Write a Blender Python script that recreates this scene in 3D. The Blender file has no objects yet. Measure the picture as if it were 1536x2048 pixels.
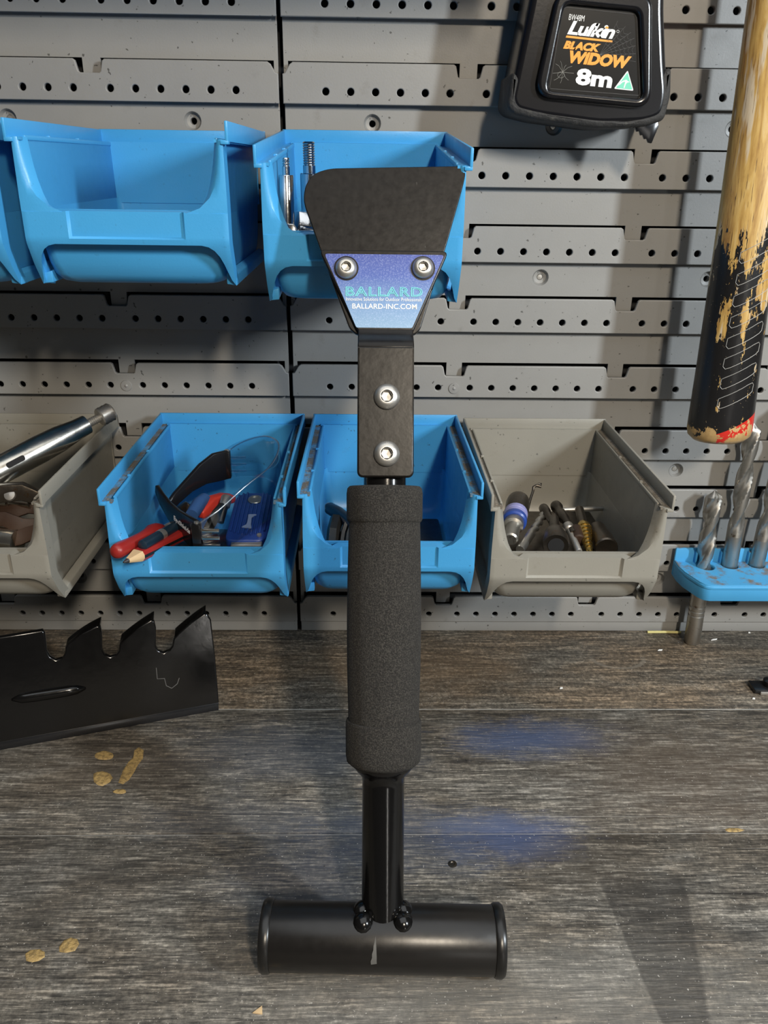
import bpy, bmesh, math, random
from mathutils import Matrix, Vector
from math import sin, cos, pi, radians

# ------------------------------------------------------------------ camera, world, lights, exposure
SC = bpy.context.scene
COL = SC.collection
MM = 0.001
F_PX = 1600.0
CAM = Vector((27.67, -574.14, 357.24))            # all lengths in this script are millimetres
PITCH, YAW, ROLL = 0.410961, 0.022762, 0.014204
_fw = Vector((sin(YAW)*cos(PITCH), cos(YAW)*cos(PITCH), -sin(PITCH)))
_r0 = Vector((cos(YAW), -sin(YAW), 0)); _u0 = _r0.cross(_fw)
_rt = _r0*cos(ROLL) + _u0*sin(ROLL); _up = -_r0*sin(ROLL) + _u0*cos(ROLL)
cd = bpy.data.cameras.new('camera'); cam = bpy.data.objects.new('camera', cd); COL.objects.link(cam)
cd.sensor_fit = 'VERTICAL'; cd.sensor_height = 32.0; cd.lens = F_PX/2048*32.0
cd.clip_start = 0.01; cd.clip_end = 50
rot = Matrix((_rt, _up, -_fw)).transposed().to_4x4()
cam.matrix_world = Matrix.Translation(CAM*MM) @ rot
SC.camera = cam

W = bpy.data.worlds.new('garage'); SC.world = W; W.use_nodes = True
bg = W.node_tree.nodes['Background']; bg.inputs[0].default_value = (1.0, 0.97, 0.92, 1); bg.inputs[1].default_value = 0.04

def area(name, pos, target, sx, sy, power, col):
    l = bpy.data.lights.new(name, 'AREA'); l.shape = 'RECTANGLE'; l.size = sx; l.size_y = sy
    l.energy = power; l.color = col
    o = bpy.data.objects.new(name, l); COL.objects.link(o)
    o.location = pos; d = (Vector(target) - Vector(pos)).normalized()
    o.rotation_euler = d.to_track_quat('-Z', 'Y').to_euler(); return o
T0 = Vector((0.05, -0.04, 0.22))
def from_dir(az, el, dist):
    az, el = radians(az), radians(el)
    return T0 + Vector((sin(az)*cos(el), -cos(az)*cos(el), sin(el)))*dist
area('cool_tube_light', from_dir(46, 21, 1.12), T0, 0.05, 0.16, 8.6, (0.86, 0.94, 1.0))
area('warm_tube_light', from_dir(13, 30, 1.55), T0, 0.07, 0.20, 12.4, (1.0, 0.872, 0.70))
area('shaft_highlight_light', (0.84, -2.35, 0.10), (0.036, -0.28, 0.08), 0.08, 0.50, 1.3, (1.0, 0.96, 0.9))  # low narrow strip added for the long highlight on the shaft
area('ceiling_panel_light', (0.15, -0.55, 1.95), (0.1, -0.35, 0), 2.4, 1.7, 16.5, (0.95, 0.98, 1.0))
SC.view_settings.view_transform = 'Standard'; SC.view_settings.look = 'None'
SC.view_settings.gamma = 1.0; SC.view_settings.exposure = 0.22; SC.view_settings.use_curve_mapping = False

def at(px, py, Y):
    """the point of the place at depth plane Y (mm) seen at a photo position"""
    d = _fw + _rt*((px-768)/F_PX) - _up*((py-1024)/F_PX)
    return CAM + d*((Y-CAM.y)/d.y)
def atz(px, py, Z):
    d = _fw + _rt*((px-768)/F_PX) - _up*((py-1024)/F_PX)
    return CAM + d*((Z-CAM.z)/d.z)

# ------------------------------------------------------------------ materials
class NT:
    def __init__(s, name):
        s.m = bpy.data.materials.new(name); s.m.use_nodes = True
        s.t = s.m.node_tree; s.b = s.t.nodes['Principled BSDF']; s.out = s.t.nodes['Material Output']
        s._co = None
    def n(s, typ, **kw):
        x = s.t.nodes.new(typ)
        for k, v in kw.items(): setattr(x, k, v)
        return x
    def put(s, sock, v):
        if hasattr(v, 'is_output') or isinstance(v, bpy.types.NodeSocket): s.t.links.new(v, sock)
        else: sock.default_value = v
    @property
    def co(s):
        if s._co is None: s._co = s.n('ShaderNodeTexCoord').outputs['Object']
        return s._co
    def mapping(s, scale=(1, 1, 1), loc=(0, 0, 0), rot=(0, 0, 0)):
        x = s.n('ShaderNodeMapping'); s.t.links.new(s.co, x.inputs[0])
        x.inputs['Location'].default_value = loc; x.inputs['Rotation'].default_value = rot; x.inputs['Scale'].default_value = scale
        return x.outputs[0]
    def noise(s, scale, detail=4, rough=.55, vec=None, dist=0.0, out='Fac'):
        x = s.n('ShaderNodeTexNoise'); x.inputs['Scale'].default_value = scale
        x.inputs['Detail'].default_value = detail; x.inputs['Roughness'].default_value = rough; x.inputs['Distortion'].default_value = dist
        s.t.links.new(vec if vec is not None else s.co, x.inputs['Vector']); return x.outputs[out]
    def ramp(s, fac, stops):
        x = s.n('ShaderNodeValToRGB'); s.put(x.inputs[0], fac)
        e = x.color_ramp.elements
        while len(e) < len(stops): e.new(0.5)
        for k, (p, c) in enumerate(stops):
            e[k].position = p; e[k].color = (*c, 1) if len(c) == 3 else c
        return x.outputs[0]
    def step(s, fac, a, b):
        x = s.n('ShaderNodeMapRange'); x.interpolation_type = 'SMOOTHSTEP'
        s.put(x.inputs[0], fac); x.inputs[1].default_value = a; x.inputs[2].default_value = b; return x.outputs[0]
    def mix(s, fac, a, b, mode='MIX'):
        x = s.n('ShaderNodeMix'); x.data_type = 'RGBA'; x.blend_type = mode
        s.put(x.inputs[0], fac)
        for i, v in ((6, a), (7, b)):
            s.put(x.inputs[i], (*v, 1) if isinstance(v, tuple) and len(v) == 3 else v)
        return x.outputs[2]
    def math(s, op, a, b=0.0, c=0.0, clamp=False):
        x = s.n('ShaderNodeMath'); x.operation = op; x.use_clamp = clamp
        s.put(x.inputs[0], a); s.put(x.inputs[1], b); s.put(x.inputs[2], c); return x.outputs[0]
    def sep(s, vec=None):
        x = s.n('ShaderNodeSeparateXYZ'); s.t.links.new(vec if vec is not None else s.co, x.inputs[0]); return x.outputs
    def bump(s, h, strength=.3, dist=.001):
        x = s.n('ShaderNodeBump'); x.inputs['Strength'].default_value = strength; x.inputs['Distance'].default_value = dist
        s.put(x.inputs['Height'], h); s.t.links.new(x.outputs[0], s.b.inputs['Normal'])
    def fin(s, col=None, rough=None, metal=None, **kw):
        if col is not None: s.put(s.b.inputs['Base Color'], (*col, 1) if isinstance(col, tuple) else col)
        if rough is not None: s.put(s.b.inputs['Roughness'], rough)
        if metal is not None: s.put(s.b.inputs['Metallic'], metal)
        for k, v in kw.items(): s.put(s.b.inputs[k.replace('_', ' ')], v)
        return s.m

def plastic(name, col, dark, rough=.42, speck=.5, grime=(.10, .085, .065), gr=.35, bump=.12):
    t = NT(name)
    c = t.mix(t.noise(18, 5, .6), dark, col)
    g = t.step(t.noise(60, 6, .65), .60, .80)
    c = t.mix(t.math('MULTIPLY', g, gr), c, grime)
    sp = t.step(t.noise(330, 2, .5), .715, .74)
    c = t.mix(t.math('MULTIPLY', sp, speck), c, (.03, .028, .025))
    r = t.math('MULTIPLY_ADD', t.noise(90, 4), .25, rough-.12)
    t.bump(t.noise(900, 3), bump, .0004)
    return t.fin(c, r)
def metal(name, col, rough=.25, var=.2, scratch=.15, metallic=1.0, dirt=None, dl=.6):
    t = NT(name)
    c = t.mix(t.noise(120, 4), tuple(x*.75 for x in col), col)
    if dirt: c = t.mix(t.step(t.noise(160, 5, .65), dl, dl+.12), c, dirt)
    r = t.math('MULTIPLY_ADD', t.noise(200, 4), var, rough-var/2)
    t.bump(t.noise(700, 3), scratch, .0003)
    return t.fin(c, r, metallic)
def plain(name, col, rough=.5, metallic=0.0, **kw):
    t = NT(name)
    c = t.mix(t.noise(220, 3), tuple(x*.86 for x in col), col)
    return t.fin(c, rough, metallic, **kw)

M_PANEL = plastic('grey_panel_plastic', (.282, .276, .260), (.232, .230, .222), .46, .75, gr=.28)
M_BACK = plain('dark_void', (.012, .012, .013), .9)
M_BLUE = plastic('blue_bin_plastic', (.062, .36, .70), (.052, .315, .64), .36, .12, (.05, .12, .17), .18)
M_BLUE_D = plastic('worn_blue_bin_plastic', (.058, .33, .66), (.045, .285, .58), .40, .45, (.10, .13, .13), .45)
M_GREYBIN = plastic('grey_bin_plastic', (.29, .275, .235), (.235, .225, .195), .42, .5, (.12, .095, .06), .45)
def dusty(name, base):
    t = NT(name)
    c = t.mix(t.step(t.noise(90, 6, .7), .36, .56), base, (.115, .095, .07))
    c = t.mix(t.step(t.noise(900, 2), .60, .66), c, (.30, .25, .19))
    t.bump(t.noise(900, 4), .5, .0006)
    return t.fin(c, .85)
M_DUST_BLUE = dusty('dusty_blue_ledge', (.06, .24, .42))
M_DUST_GREY = dusty('dusty_grey_ledge', (.20, .18, .15))
t = NT('black_powder_coat')
c = t.mix(t.math('MULTIPLY', t.step(t.noise(700, 4, .7, t.mapping((1, 1, .25), rot=(.2, .5, .3))), .72, .78), .6), (.0042, .0040, .0040), (.07, .066, .062))
t.bump(t.noise(160, 3), .05, .001)
M_BLACK = t.fin(c, t.math('MULTIPLY_ADD', t.noise(150, 4), .12, .10), 0.0)
t = NT('scuffed_black_steel')
c = t.mix(t.math('MULTIPLY', t.step(t.noise(900, 5, .75, t.mapping((1, .4, .3), rot=(0, .6, .8))), .68, .75), .8), (.0085, .0072, .0062), (.15, .14, .13))
t.bump(t.noise(140, 3), .10, .0008)
M_SATIN = t.fin(c, t.math('MULTIPLY_ADD', t.noise(300, 5), .22, .20), .0, Specular_IOR_Level=.28)
t = NT('satin_black_tube')
c = t.mix(t.math('MULTIPLY', t.step(t.noise(800, 4, .7), .72, .77), .5), (.0085, .0075, .0068), (.10, .095, .09))
t.bump(t.noise(200, 3), .05, .0008)
M_TUBE = t.fin(c, t.math('MULTIPLY_ADD', t.noise(200, 4), .15, .24), 0.0)
M_CAP = plain('black_plastic_cap', (.010, .0095, .009), .30)
t = NT('charcoal_foam')
h = t.noise(1500, 4, .7)
c = t.mix(t.step(h, .40, .72), (.014, .0125, .011), (.075, .068, .058))
c = t.mix(t.math('MULTIPLY', t.step(t.noise(2600, 1), .76, .80), .5), c, (.22, .2, .17))
t.bump(h, .9, .0012)
M_FOAM = t.fin(c, .95)
M_STEEL = metal('stainless_steel', (.62, .595, .55), .40, .16, .12, .88)
M_CHROME = metal('bright_chrome', (.74, .70, .62), .24, .16, .08)
M_DRILL = metal('twist_drill_steel', (.50, .475, .43), .36, .2, .15, .95, (.16, .12, .085), .60)
M_DARKST = metal('oily_dark_steel', (.115, .098, .08), .34, .25, .3, .9, (.10, .055, .025), .58)
M_ZINC = metal('zinc_plated_steel', (.70, .72, .74), .16, .14)
M_GOLD = metal('gold_titanium_coat', (.62, .43, .13), .28, .2)
M_HOLE = plain('socket_shadow_steel', (.10, .10, .10), .5, .6)
M_WHITE = plain('white_print', (.82, .82, .80), .5)
M_ORANGE = plain('orange_print', (.85, .33, .025), .5)
M_TEAL = plain('teal_print', (.22, .85, .78), .45)
M_GREENP = plain('green_print', (.16, .62, .43), .5)
M_GREYP = plain('grey_print', (.17, .165, .16), .5)
M_LABELBK = plain('black_label', (.007, .0065, .006), .30, 0.0, Specular_IOR_Level=.25)
t = NT('tape_case_plastic'); t.bump(t.noise(500, 4), .05, .0005)
M_TAPE = t.fin(t.mix(t.step(t.noise(260, 6, .7), .64, .76), (.0055, .0055, .007), (.028, .027, .026)), .22)
t = NT('worn_black_rubber'); t.bump(t.noise(300, 6, .7), .6, .0015)
M_RUBBER = t.fin(t.mix(t.step(t.noise(110, 7, .7), .52, .72), (.022, .021, .020), (.085, .078, .066)), .62)
M_RED = plastic('red_handle_plastic', (.33, .022, .018), (.22, .012, .010), .38, .2)
M_REDL = plain('red_plastic', (.68, .055, .035), .4)
M_NAVY = plastic('dark_blue_plastic', (.020, .062, .30), (.014, .042, .22), .35, .2)
M_BLKP = plain('glossy_black_plastic', (.010, .010, .011), .22)
M_PALE = plain('bare_pencil_wood', (.62, .44, .24), .7)
M_LEAD = plain('graphite', (.03, .03, .033), .4)
M_PURPLE = plain('lilac_band', (.26, .26, .50), .35)
M_TEALDK = plain('dark_teal_plastic', (.008, .022, .038), .35)
M_GLUE = NT('dried_yellow_glue')
_c = M_GLUE.mix(M_GLUE.step(M_GLUE.noise(420, 5, .7), .42, .62), (.40, .27, .10), (.22, .15, .06))
M_GLUE.bump(M_GLUE.noise(500, 4), .8, .001); M_GLUE = M_GLUE.fin(_c, .55)
M_STRAW = plain('yellow_straw', (.62, .55, .22), .6)
M_LEATHER = plastic('brown_leather', (.062, .030, .016), (.025, .013, .008), .6, .3)
t = NT('clear_lens')
tr = t.n('ShaderNodeBsdfTransparent'); tr.inputs[0].default_value = (.90, .94, .97, 1)
gl = t.n('ShaderNodeBsdfGlossy'); gl.inputs['Roughness'].default_value = .04; gl.inputs[0].default_value = (.9, .9, .9, 1)
lw = t.n('ShaderNodeLayerWeight'); lw.inputs[0].default_value = .5
fr = t.n('ShaderNodeMath'); fr.operation = 'MULTIPLY_ADD'; _pw = t.math('POWER', lw.outputs['Facing'], 3.5); t.t.links.new(_pw, fr.inputs[0]); fr.inputs[1].default_value = .75; fr.inputs[2].default_value = .09
mx = t.n('ShaderNodeMixShader'); t.t.links.new(fr.outputs[0], mx.inputs[0]); t.t.links.new(tr.outputs[0], mx.inputs[1]); t.t.links.new(gl.outputs[0], mx.inputs[2])
t.t.links.new(mx.outputs[0], t.out.inputs[0]); M_LENS = t.m
t = NT('polished_lens_edge')
tr = t.n('ShaderNodeBsdfTransparent'); tr.inputs[0].default_value = (.95, .97, 1, 1)
gl = t.n('ShaderNodeBsdfGlossy'); gl.inputs['Roughness'].default_value = .25; gl.inputs[0].default_value = (.85, .9, .95, 1)
mx = t.n('ShaderNodeMixShader'); mx.inputs[0].default_value = .45
t.t.links.new(tr.outputs[0], mx.inputs[1]); t.t.links.new(gl.outputs[0], mx.inputs[2]); t.t.links.new(mx.outputs[0], t.out.inputs[0]); M_LENSEDGE = t.m
# printed decal: purple-blue fading to pale steel blue towards the neck
t = NT('brushed_blue_decal')
z = t.sep()[2]
g = t.ramp(t.math('MULTIPLY_ADD', z, 1/.037, -.291/.037), [(0, (.20, .33, .48)), (.35, (.125, .235, .43)), (.70, (.048, .092, .33)), (1, (.035, .06, .27))])
nn = t.noise(1500, 4, .7)
t.bump(nn, .15, .0003)
M_DECAL = t.fin(t.mix(t.math('MULTIPLY', t.step(nn, .45, .75), .30), g, (.55, .62, .85)), .48, .15)

def bench_wood(name, seed, warm, smooth):
    t = NT(name)
    o = (seed*1.7, seed*.37, seed*.9)
    P = t.sep()
    g1 = t.noise(1.0, 6, .66, t.mapping((20, 230, 30), o), .8)          # broad grain
    g2 = t.noise(1.0, 5, .70, t.mapping((60, 760, 60), o, (0, 0, .012)), .4)   # fine fibres
    g3 = t.noise(330, 5, .75)                                            # sanded mottling
    blot = t.noise(9, 5, .60, t.mapping((1, 1.8, 1), o))
    blot2 = t.noise(24, 5, .62, t.mapping((1, 2.0, 1), (o[1], o[0], o[2])))
    k1, k2, k3 = (.34, .30, .36) if smooth else (.30, .44, .26)
    v = t.math('ADD', t.math('ADD', t.math('MULTIPLY', g1, k1), t.math('MULTIPLY', g2, k2)), t.math('MULTIPLY', g3, k3))
    v = t.ramp(v, [(.38, (.10, .10, .10)), (.462, (.52, .52, .52)), (.525, (1.2, 1.2, 1.2)), (.61, (3.4, 3.4, 3.4))])
    if warm: hue = t.mix(t.step(blot, .38, .62), (.122, .092, .062), (.098, .088, .072))
    else: hue = t.mix(t.step(blot, .40, .62), (.122, .112, .095), (.096, .082, .064))
    hue = t.mix(t.math('MULTIPLY', t.step(blot2, .50, .72), .6), hue, (.150, .143, .128) if not warm else (.115, .096, .072))
    hue = t.mix(t.math('MULTIPLY', t.step(blot2, .46, .28), .6), hue, (.060, .048, .036))
    c = t.mix(1.0, hue, v, 'MULTIPLY')
    scr = t.step(t.noise(1.0, 3, .5, t.mapping((3.2, 620, 9), o, (0, 0, .02)), .3), .665, .71)
    c = t.mix(t.math('MULTIPLY', scr, .45 if not smooth else .12), c, (.34, .325, .295))
    crk = t.step(t.noise(1.0, 3, .5, t.mapping((5, 520, 9), (o[2], o[0], 3), (0, 0, -.01)), .3), .335, .29)
    c = t.mix(t.math('MULTIPLY', crk, .75 if not smooth else .3), c, (.014, .011, .009))
    wav = t.noise(45, 6, .7)
    def patch(cx, cy, rx, ry, edge, amt, col):
        nonlocal c
        dx = t.math('MULTIPLY', t.math('SUBTRACT', P[0], cx*MM), 1/(rx*MM)); dy = t.math('MULTIPLY', t.math('SUBTRACT', P[1], cy*MM), 1/(ry*MM))
        d = t.math('SQRT', t.math('ADD', t.math('MULTIPLY', dx, dx), t.math('MULTIPLY', dy, dy)))
        d = t.math('MULTIPLY_ADD', t.math('SUBTRACT', wav, .5), 2.2, d)
        d = t.math('MULTIPLY_ADD', t.math('SUBTRACT', g2, .5), 1.6, d)
        f = t.math('MULTIPLY', t.step(d, 1.0+edge, 1.0-edge), amt)
        c = t.mix(f, c, col)
    for a in ((140, -139, 42, 15, .8, .85, (.060, .088, .175)), (108, -226, 32, 14, .8, .88, (.050, .078, .185)),
              (62, -226, 56, 20, .8, .55, (.075, .092, .135)), (-40, -212, 55, 16, .8, .35, (.070, .080, .102)),
              (-5, -250, 36, 30, .8, .5, (.055, .065, .092)), (-20, -150, 66, 24, .8, .5, (.075, .088, .115)), (110, -325, 90, 26, .8, .40, (.20, .19, .17)),
              (150, -245, 30, 18, .8, .45, (.055, .042, .028)), (235, -172, 70, 38, .8, .50, (.085, .058, .036)), (-150, -165, 60, 22, .8, .35, (.105, .080, .055)), (-150, -250, 70, 30, .8, .30, (.075, .068, .060)), (60, -60, 70, 26, .8, .45, (.115, .080, .050)), (20, -300, 60, 24, .8, .25, (.17, .16, .145))):
        patch(*a)
    # faint ring left by a tin
    rx_ = t.math('MULTIPLY', t.math('SUBTRACT', P[0], .2265), 1/.0205); ry_ = t.math('MULTIPLY', t.math('SUBTRACT', P[1], -.042), 1/.0140)
    rd = t.math('SQRT', t.math('ADD', t.math('MULTIPLY', rx_, rx_), t.math('MULTIPLY', ry_, ry_)))
    rm = t.math('MULTIPLY', t.step(t.math('ABSOLUTE', t.math('SUBTRACT', rd, 1.0)), .14, .03), t.step(P[1], -.036, -.046))
    c = t.mix(t.math('MULTIPLY', rm, .55), c, (.185, .165, .135))
    # dark patch with a straight left edge
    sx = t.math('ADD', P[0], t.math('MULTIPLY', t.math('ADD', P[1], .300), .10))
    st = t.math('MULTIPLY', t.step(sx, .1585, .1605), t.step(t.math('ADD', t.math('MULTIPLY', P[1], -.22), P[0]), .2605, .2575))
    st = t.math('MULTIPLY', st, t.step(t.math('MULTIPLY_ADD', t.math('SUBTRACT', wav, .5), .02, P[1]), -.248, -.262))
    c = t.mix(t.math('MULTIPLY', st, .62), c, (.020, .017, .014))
    # pale worn board edges and pale specks
    for yy, wd, am in ((-107.1, .75, .95), (-223.0, .45, .45)):
        e = t.step(t.math('ABSOLUTE', t.math('SUBTRACT', P[1], yy*MM)), wd*MM, wd*.4*MM)
        c = t.mix(t.math('MULTIPLY', t.math('MULTIPLY', e, t.step(wav, .30, .46)), am), c, (.50, .48, .44))
    sp = t.step(t.noise(760, 1, .5), .715, .745)
    c = t.mix(t.math('MULTIPLY', sp, .55), c, (.55, .52, .47))
    sp = t.step(t.noise(300, 2, .5, t.mapping((1, 1, 1), (3, 5, 1))), .735, .77)
    c = t.mix(t.math('MULTIPLY', sp, .6), c, (.012, .010, .009))
    hgt = t.math('ADD', t.math('MULTIPLY', g1, .6), t.math('MULTIPLY', g2, .7 if not smooth else .25))
    t.bump(hgt, .55 if not smooth else .3, .0016)
    return t.fin(c, t.math('MULTIPLY_ADD', blot, .30, .42))
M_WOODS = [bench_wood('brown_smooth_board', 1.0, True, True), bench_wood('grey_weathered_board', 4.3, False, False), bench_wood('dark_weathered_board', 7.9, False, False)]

# hammer handle: varnished wood, chipped black grip paint, red band, bare butt (local z runs up the handle)
t = NT('hammer_handle_paint')
P = t.sep()
wv = t.mapping((30, 30, 3.0))
gr = t.noise(7, 7, .65, wv, .8)
wood = t.ramp(gr, [(.25, (.15, .065, .018)), (.40, (.36, .20, .05)), (.55, (.52, .33, .10)), (.75, (.62, .47, .24))])
wood = t.mix(t.math('MULTIPLY', t.step(t.noise(7, 4, .6, t.mapping((20, 20, 2.2), (2, 1, 0))), .52, .60), .75), wood, (.60, .52, .40))
wood = t.mix(t.step(t.noise(60, 3, .5, t.mapping((30, 30, .9))), .62, .68), wood, (.10, .05, .02))
chip = t.noise(22, 7, .68, t.mapping((3.2, 3.2, 1.0), (.3, .1, .2)))
edge = t.math('MULTIPLY_ADD', t.math('SUBTRACT', t.noise(8, 5, .7, t.mapping((9, 9, 1.2))), .5), .20, .132)
inb = t.math('LESS_THAN', P[2], edge)
top_wear = t.step(P[2], .05, .13)
thr = t.math('MULTIPLY_ADD', top_wear, -.10, .600)
black = t.math('MULTIPLY', inb, t.math('LESS_THAN', chip, thr))
c = t.mix(black, wood, t.mix(t.step(t.noise(700, 3), .70, .74), (.0105, .0098, .0098), (.35, .27, .15)))
redline = t.math('MULTIPLY_ADD', P[0], .45, .0135)
bare = t.math('MULTIPLY_ADD', t.math('SUBTRACT', t.noise(110, 5, .7), .5), .045, .0085)
c = t.mix(t.math('LESS_THAN', P[2], redline), c, t.mix(t.math('GREATER_THAN', t.noise(60, 6, .7), .55), (.52, .022, .014), (.50, .33, .15)))
c = t.mix(t.math('LESS_THAN', P[2], bare), c, t.mix(t.noise(300, 4), (.52, .35, .15), (.30, .18, .07)))
t.bump(t.math('ADD', t.math('MULTIPLY', gr, .5), black), .35, .0006)
M_HANDLE = t.fin(c, t.math('MULTIPLY_ADD', black, -.14, .42))

# ------------------------------------------------------------------ mesh building
TM = {}
def thing(name, label, cat, loc=(0, 0, 0), rot=None, group=None, kind=None):
    o = bpy.data.objects.new(name, None); COL.objects.link(o); o.empty_display_size = .02
    m = Matrix.Translation(Vector(loc))
    if rot is not None: m = m @ rot.to_4x4()
    TM[o.name] = m
    s = m.copy(); s.translation = m.translation*MM
    o.matrix_world = s
    if label: o['label'] = label
    if cat: o['category'] = cat
    if group: o['group'] = group
    if kind: o['kind'] = kind
    return o
def root_of(o):
    while o.parent is not None: o = o.parent
    return o
def link(name, me, mat, parent=None, angle=35):
    me.materials.clear()
    for m in (mat if isinstance(mat, (list, tuple)) else [mat]): me.materials.append(m)
    for p in me.polygons: p.use_smooth = True
    me.set_sharp_from_angle(angle=radians(angle))
    o = bpy.data.objects.new(name, me); COL.objects.link(o)
    if parent is not None: o.parent = parent
    return o
def frame(o, ex, ey):
    ex = Vector(ex).normalized(); ez = ex.cross(Vector(ey)).normalized(); ey = ez.cross(ex)
    m = Matrix((ex, ey, ez)).transposed().to_4x4(); m.translation = Vector(o); return m
def axis_frame(o, d):
    d = Vector(d).normalized(); a = Vector((0, 0, 1)) if abs(d.z) < .9 else Vector((1, 0, 0))
    ex = a.cross(d).normalized(); ey = d.cross(ex)
    m = Matrix((ex, ey, d)).transposed().to_4x4(); m.translation = Vector(o); return m

class MB:
    def __init__(s): s.v = []; s.f = []; s.mi = []; s.cur = 0
    def add(s, vs, fs):
        b = len(s.v); s.v += [Vector(v) for v in vs]
        s.f += [tuple(b+i for i in f) for f in fs]; s.mi += [s.cur]*len(fs); return s
    def box(s, a, b, m=None):
        vs = [Vector((x, y, z)) for z in (a[2], b[2]) for y in (a[1], b[1]) for x in (a[0], b[0])]
        if m is not None: vs = [m @ v for v in vs]
        return s.add(vs, [(0, 2, 3, 1), (4, 5, 7, 6), (0, 1, 5, 4), (2, 6, 7, 3), (0, 4, 6, 2), (1, 3, 7, 5)])
    def loft(s, rings, cap0=True, cap1=True, closed=True):
        n = len(rings[0]); vs = [v for r in rings for v in r]; fs = []
        for k in range(len(rings)-1):
            for i in range(n if closed else n-1):
                j = (i+1) % n; fs.append((k*n+i, k*n+j, (k+1)*n+j, (k+1)*n+i))
        if cap0: fs.append(tuple(range(n))[::-1])
        if cap1: fs.append(tuple((len(rings)-1)*n+i for i in range(n)))
        return s.add(vs, fs)
    def lathe(s, prof, o=(0, 0, 0), d=(0, 0, 1), seg=24, cap0=True, cap1=True, fn=None, m=None):
        m = m if m is not None else axis_frame(o, d); rings = []
        for k, (r, h) in enumerate(prof):
            rr = []
            for i in range(seg):
                a = 2*pi*i/seg; q = r*(fn(a, h, k, i) if fn else 1)
                rr.append(m @ Vector((q*cos(a), q*sin(a), h)))
            rings.append(rr)
        return s.loft(rings, cap0, cap1)
    def tube(s, path, r, seg=10, caps=True):
        path = [Vector(p) for p in path]; n = len(path); rs = r if isinstance(r, (list, tuple)) else [r]*n
        rings = []; px = None
        for k, p in enumerate(path):
            d = (path[min(k+1, n-1)] - path[max(k-1, 0)]).normalized()
            if px is None:
                a = Vector((0, 0, 1)) if abs(d.z) < .9 else Vector((1, 0, 0)); px = a.cross(d).normalized()
            else: px = (px - d*px.dot(d)).normalized()
            py = d.cross(px)
            rings.append([p + (px*cos(2*pi*i/seg) + py*sin(2*pi*i/seg))*rs[k] for i in range(seg)])
        return s.loft(rings, caps, caps)
    def ribbon(s, path, hs, th, up=(0, 0, 1), ups=None):
        path = [Vector(p) for p in path]; n = len(path); rings = []
        for k, p in enumerate(path):
            d = (path[min(k+1, n-1)] - path[max(k-1, 0)]).normalized(); u = Vector(ups[k] if ups else up); u = (u - d*u.dot(d)).normalized()
            w = d.cross(u); h = hs[k]/2 if isinstance(hs, (list, tuple)) else hs/2
            rings.append([p+u*h+w*th/2, p+u*h-w*th/2, p-u*h-w*th/2, p-u*h+w*th/2])
        return s.loft(rings)
    def prism(s, poly, t, m):
        """poly in the frame's xy plane, from z=0 back to z=-t"""
        a = [m @ Vector((x, y, 0)) for x, y in poly]; b = [m @ Vector((x, y, -t)) for x, y in poly]
        n = len(poly); fs = [tuple(range(n)), tuple(range(2*n-1, n-1, -1))]
        fs += [(i, n+i, n+(i+1) % n, (i+1) % n) for i in range(n)]
        return s.add(a+b, fs)
    def build(s, name, mat, parent=None, local=False, bev=0.0, bseg=2, angle=35, solid=0.0, bang=40, tri=False):
        vs = s.v
        if parent is not None and not local:
            inv = TM[root_of(parent).name].inverted(); vs = [inv @ v for v in vs]
        me = bpy.data.meshes.new(name); bm = bmesh.new()
        bv = [bm.verts.new(v*MM) for v in vs]
        for f, mi in zip(s.f, s.mi):
            try: bm.faces.new([bv[i] for i in f]).material_index = mi
            except ValueError: pass
        bmesh.ops.remove_doubles(bm, verts=bm.verts[:], dist=1e-6)
        bmesh.ops.recalc_face_normals(bm, faces=bm.faces[:])
        if solid:
            bmesh.ops.solidify(bm, geom=bm.faces[:], thickness=solid*MM)
            bmesh.ops.recalc_face_normals(bm, faces=bm.faces[:])
        if bev:
            es = [e for e in bm.edges if len(e.link_faces) == 2 and e.calc_face_angle(0) > radians(bang)]
            bmesh.ops.bevel(bm, geom=es, offset=bev*MM, segments=bseg, affect='EDGES', profile=.5, clamp_overlap=True)
        bm.to_mesh(me); bm.free()
        return link(name, me, mat, parent, angle)

def round_poly(pts, r, n=5):
    out = []; N = len(pts)
    for i in range(N):
        p0, p, p1 = (Vector(pts[i-1]), Vector(pts[i]), Vector(pts[(i+1) % N]))
        rr = r[i] if isinstance(r, (list, tuple)) else r
        a = (p0-p); b = (p1-p); d = min(rr, a.length*.48, b.length*.48)
        if d < 1e-4: out.append(tuple(p)); continue
        A = p + a.normalized()*d; B = p + b.normalized()*d
        for k in range(n+1):
            u = k/n; q = A*(1-u)**2 + p*2*u*(1-u) + B*u*u; out.append((q.x, q.y))
    return out
def circle(cx, cy, r, n=14): return [(cx+r*cos(2*pi*i/n), cy+r*sin(2*pi*i/n)) for i in range(n)]
FRONT = Matrix(((1, 0, 0, 0), (0, 0, -1, 0), (0, 1, 0, 0), (0, 0, 0, 1)))   # plate xy -> place xz, facing the viewer
def front(x=0, y=0, z=0): return Matrix.Translation((x, y, z)) @ FRONT

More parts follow.
